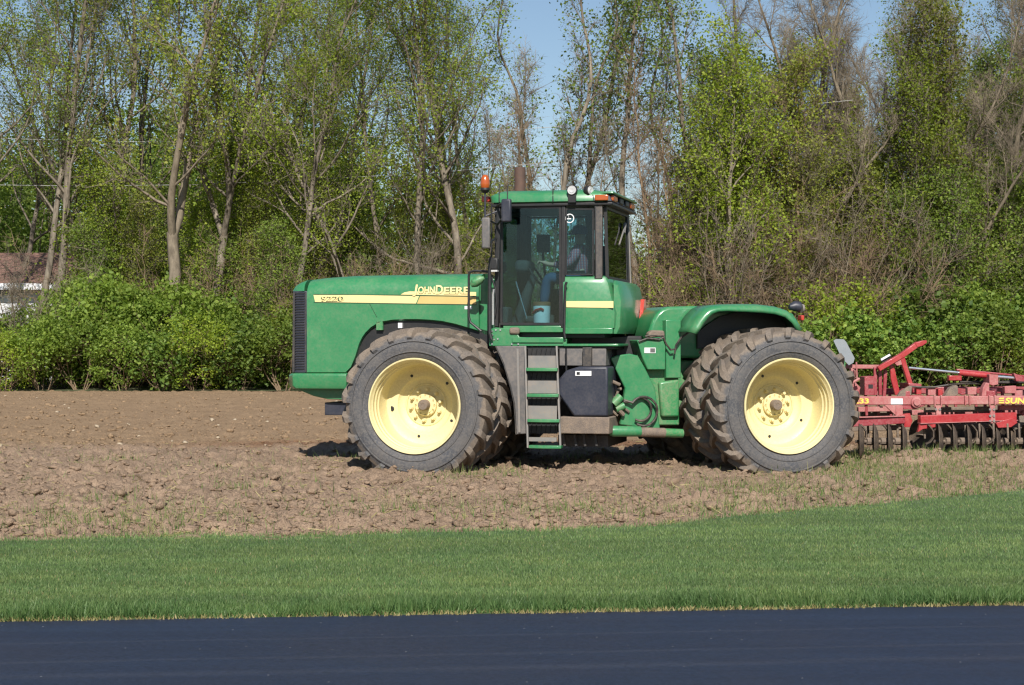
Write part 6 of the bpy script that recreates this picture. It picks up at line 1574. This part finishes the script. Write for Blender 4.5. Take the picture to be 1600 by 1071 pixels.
# disc gangs: concave discs on a square shaft between spools, hung on C-shaped shanks
def disc_mesh():
    b = MB(); b.lathe([(0.0, 0.05), (0.12, 0.043), (0.20, 0.018), (0.25, -0.02), (0.25, -0.026), (0.20, 0.010), (0.12, 0.036), (0.0, 0.043)], 28, axis='x'); return b
d0 = disc_mesh().build('disc', M['disc']); dm = d0.data; bpy.data.objects.remove(d0)
def gang(px0, px1, n, y0, y1, py, shaft=True, deg=26):
    for k in range(n):
        t = k / (n - 1); px = px0 + (px1 - px0) * t; y = y0 + (y1 - y0) * t
        x, z = I.p(px, py, y)
        o = mobj('disc', dm, imp); o.location = I.rel((x, y, z)); o.rotation_euler = (0.4 * k, 0, I.ang + rad(-deg))
    if shaft:
        b = MB(); A, B = ipt(px0 - 8, py, y0), ipt(px1 + 8, py, y1); b.tube([A, B], 0.022, 8)
        A, B = Vector(A), Vector(B)
        for k in range(n - 1):
            c0, c1 = A.lerp(B, (k + 0.72) / (n - 0.2)), A.lerp(B, (k + 1.18) / (n - 0.2)); b.tube([c0, c1], [0.055, 0.055], 10)
        b.build('gang_shaft', M['dirtmetal'], imp, I)
gang(1468, 1602, 7, -0.32, 0.25, 690, deg=14)
gang(1345, 1412, 4, -0.45, -0.2, 690, deg=14)
gang(1440, 1640, 9, 1.2, 2.0, 681, deg=-24)
gang(1620, 1740, 6, -0.30, 0.2, 684)
def shank(px, y, top=664, mat='disc'):
    b = MB(); P = [ipt(px, top, y), ipt(px + 3, top + 3, y), ipt(px + 8, top + 10, y), ipt(px + 8, top + 20, y), ipt(px + 3, top + 27, y), ipt(px - 4, top + 30, y)]
    for p, q in zip(P, P[1:]): b.beam(p, q, 0.05, 0.018)
    b.build('shank', M[mat], imp, I)
for px, y in ((1345, -0.4), (1380, -0.3), (1408, -0.2), (1450, -0.25), (1480, -0.25), (1518, -0.2), (1545, -0.1), (1577, 0.0), (1600, 0.3)): shank(px, y)
for px in (1356, 1402, 1444, 1461, 1486, 1508, 1530, 1552, 1574, 1592):
    ibeam('bearing_hanger', (px, 662), (px + 1, 686), 0.03, 3.2 * PXM, -0.12, -0.10, mat='dirtmetal')
# spring teeth behind
for k in range(9): shank(1590 + 14 * k - (170 if k > 5 else 0), 1.6, 655, 'rubbertrim')
# tyre of the carrying wheel on the far side, mostly hidden
b = MB(); x, z = I.p(1620, 668, 0.8); b.lathe([(0.18, -0.11), (0.30, -0.13), (0.37, -0.10), (0.39, -0.04), (0.39, 0.04), (0.37, 0.10), (0.30, 0.13), (0.18, 0.11)], 36, c=(x, 0.8, z)); cw = b.build('carrying_wheel', M['tyre'], imp, I)
# lettering
put_text('frame_number', '4233', I, 1326, 630.6, 1357.5, 7.6, -0.0665, M['yellowprint'], mt, bold=0.03, off=0.003, wide=False)
for (a, c) in ((621.8, 623.8), (625.2, 627.2), (628.6, 630.6)):
    P = [I.p(px, py, -0.067) for px, py in ((1562 if a < 622 else 1560.5, a), (1569, a), (1568, c), (1560.5, c))]
    b = MB(); b.prism(P, -0.0715, -0.0665); b.build('maker_mark', M['yellowprint'], mt, I, smooth=False)
put_text('maker_lettering', 'SUNFLOWER', I, 1570.5, 630.6, 1664, 8.6, -0.0665, M['yellowprint'], mt, bold=0.035, shear=0.12, off=0.003, wide=False)

# denser members between and behind the main tubes
for k, (a, b_, y, m_) in enumerate((((1340, 640), (1400, 639), 0.5, 'reddusty'), ((1445, 641), (1560, 639), 0.35, 'dirtmetal'), ((1420, 645), (1640, 643), 0.7, 'reddusty'), ((1345, 647), (1420, 646), 0.7, 'dirtmetal'), ((1560, 637.5), (1700, 636), 0.15, 'reddusty'), ((1595, 645), (1700, 643), 0.3, 'red'), ((1440, 668), (1600, 664), 0.5, 'dirtmetal'), ((1330, 670), (1420, 668), 0.3, 'dirtmetal'))):
    ibeam('stretcher', a, b_, 0.09, 8 * PXM, y, mat=m_)
for px in (1352, 1371, 1390, 1450, 1478, 1492, 1524, 1538, 1566, 1583, 1597):
    ibeam('frame_upright', (px, 612), (px + 2, 650), 0.04, 4.5 * PXM, 0.45 + 0.02 * (px % 7), mat='reddusty' if px % 2 else 'red')
for px, py, pw in ((1432, 606, 8), (1450, 607, 12), (1466, 608, 7), (1512, 606, 14), (1570, 604, 18), (1586, 611, 12)):
    ipoly('bracket_plate', ((px, py), (px + pw, py - 1), (px + pw, py + 11), (px, py + 11)), 0.12, 0.22, 'reddusty' if pw > 9 else 'redclean')
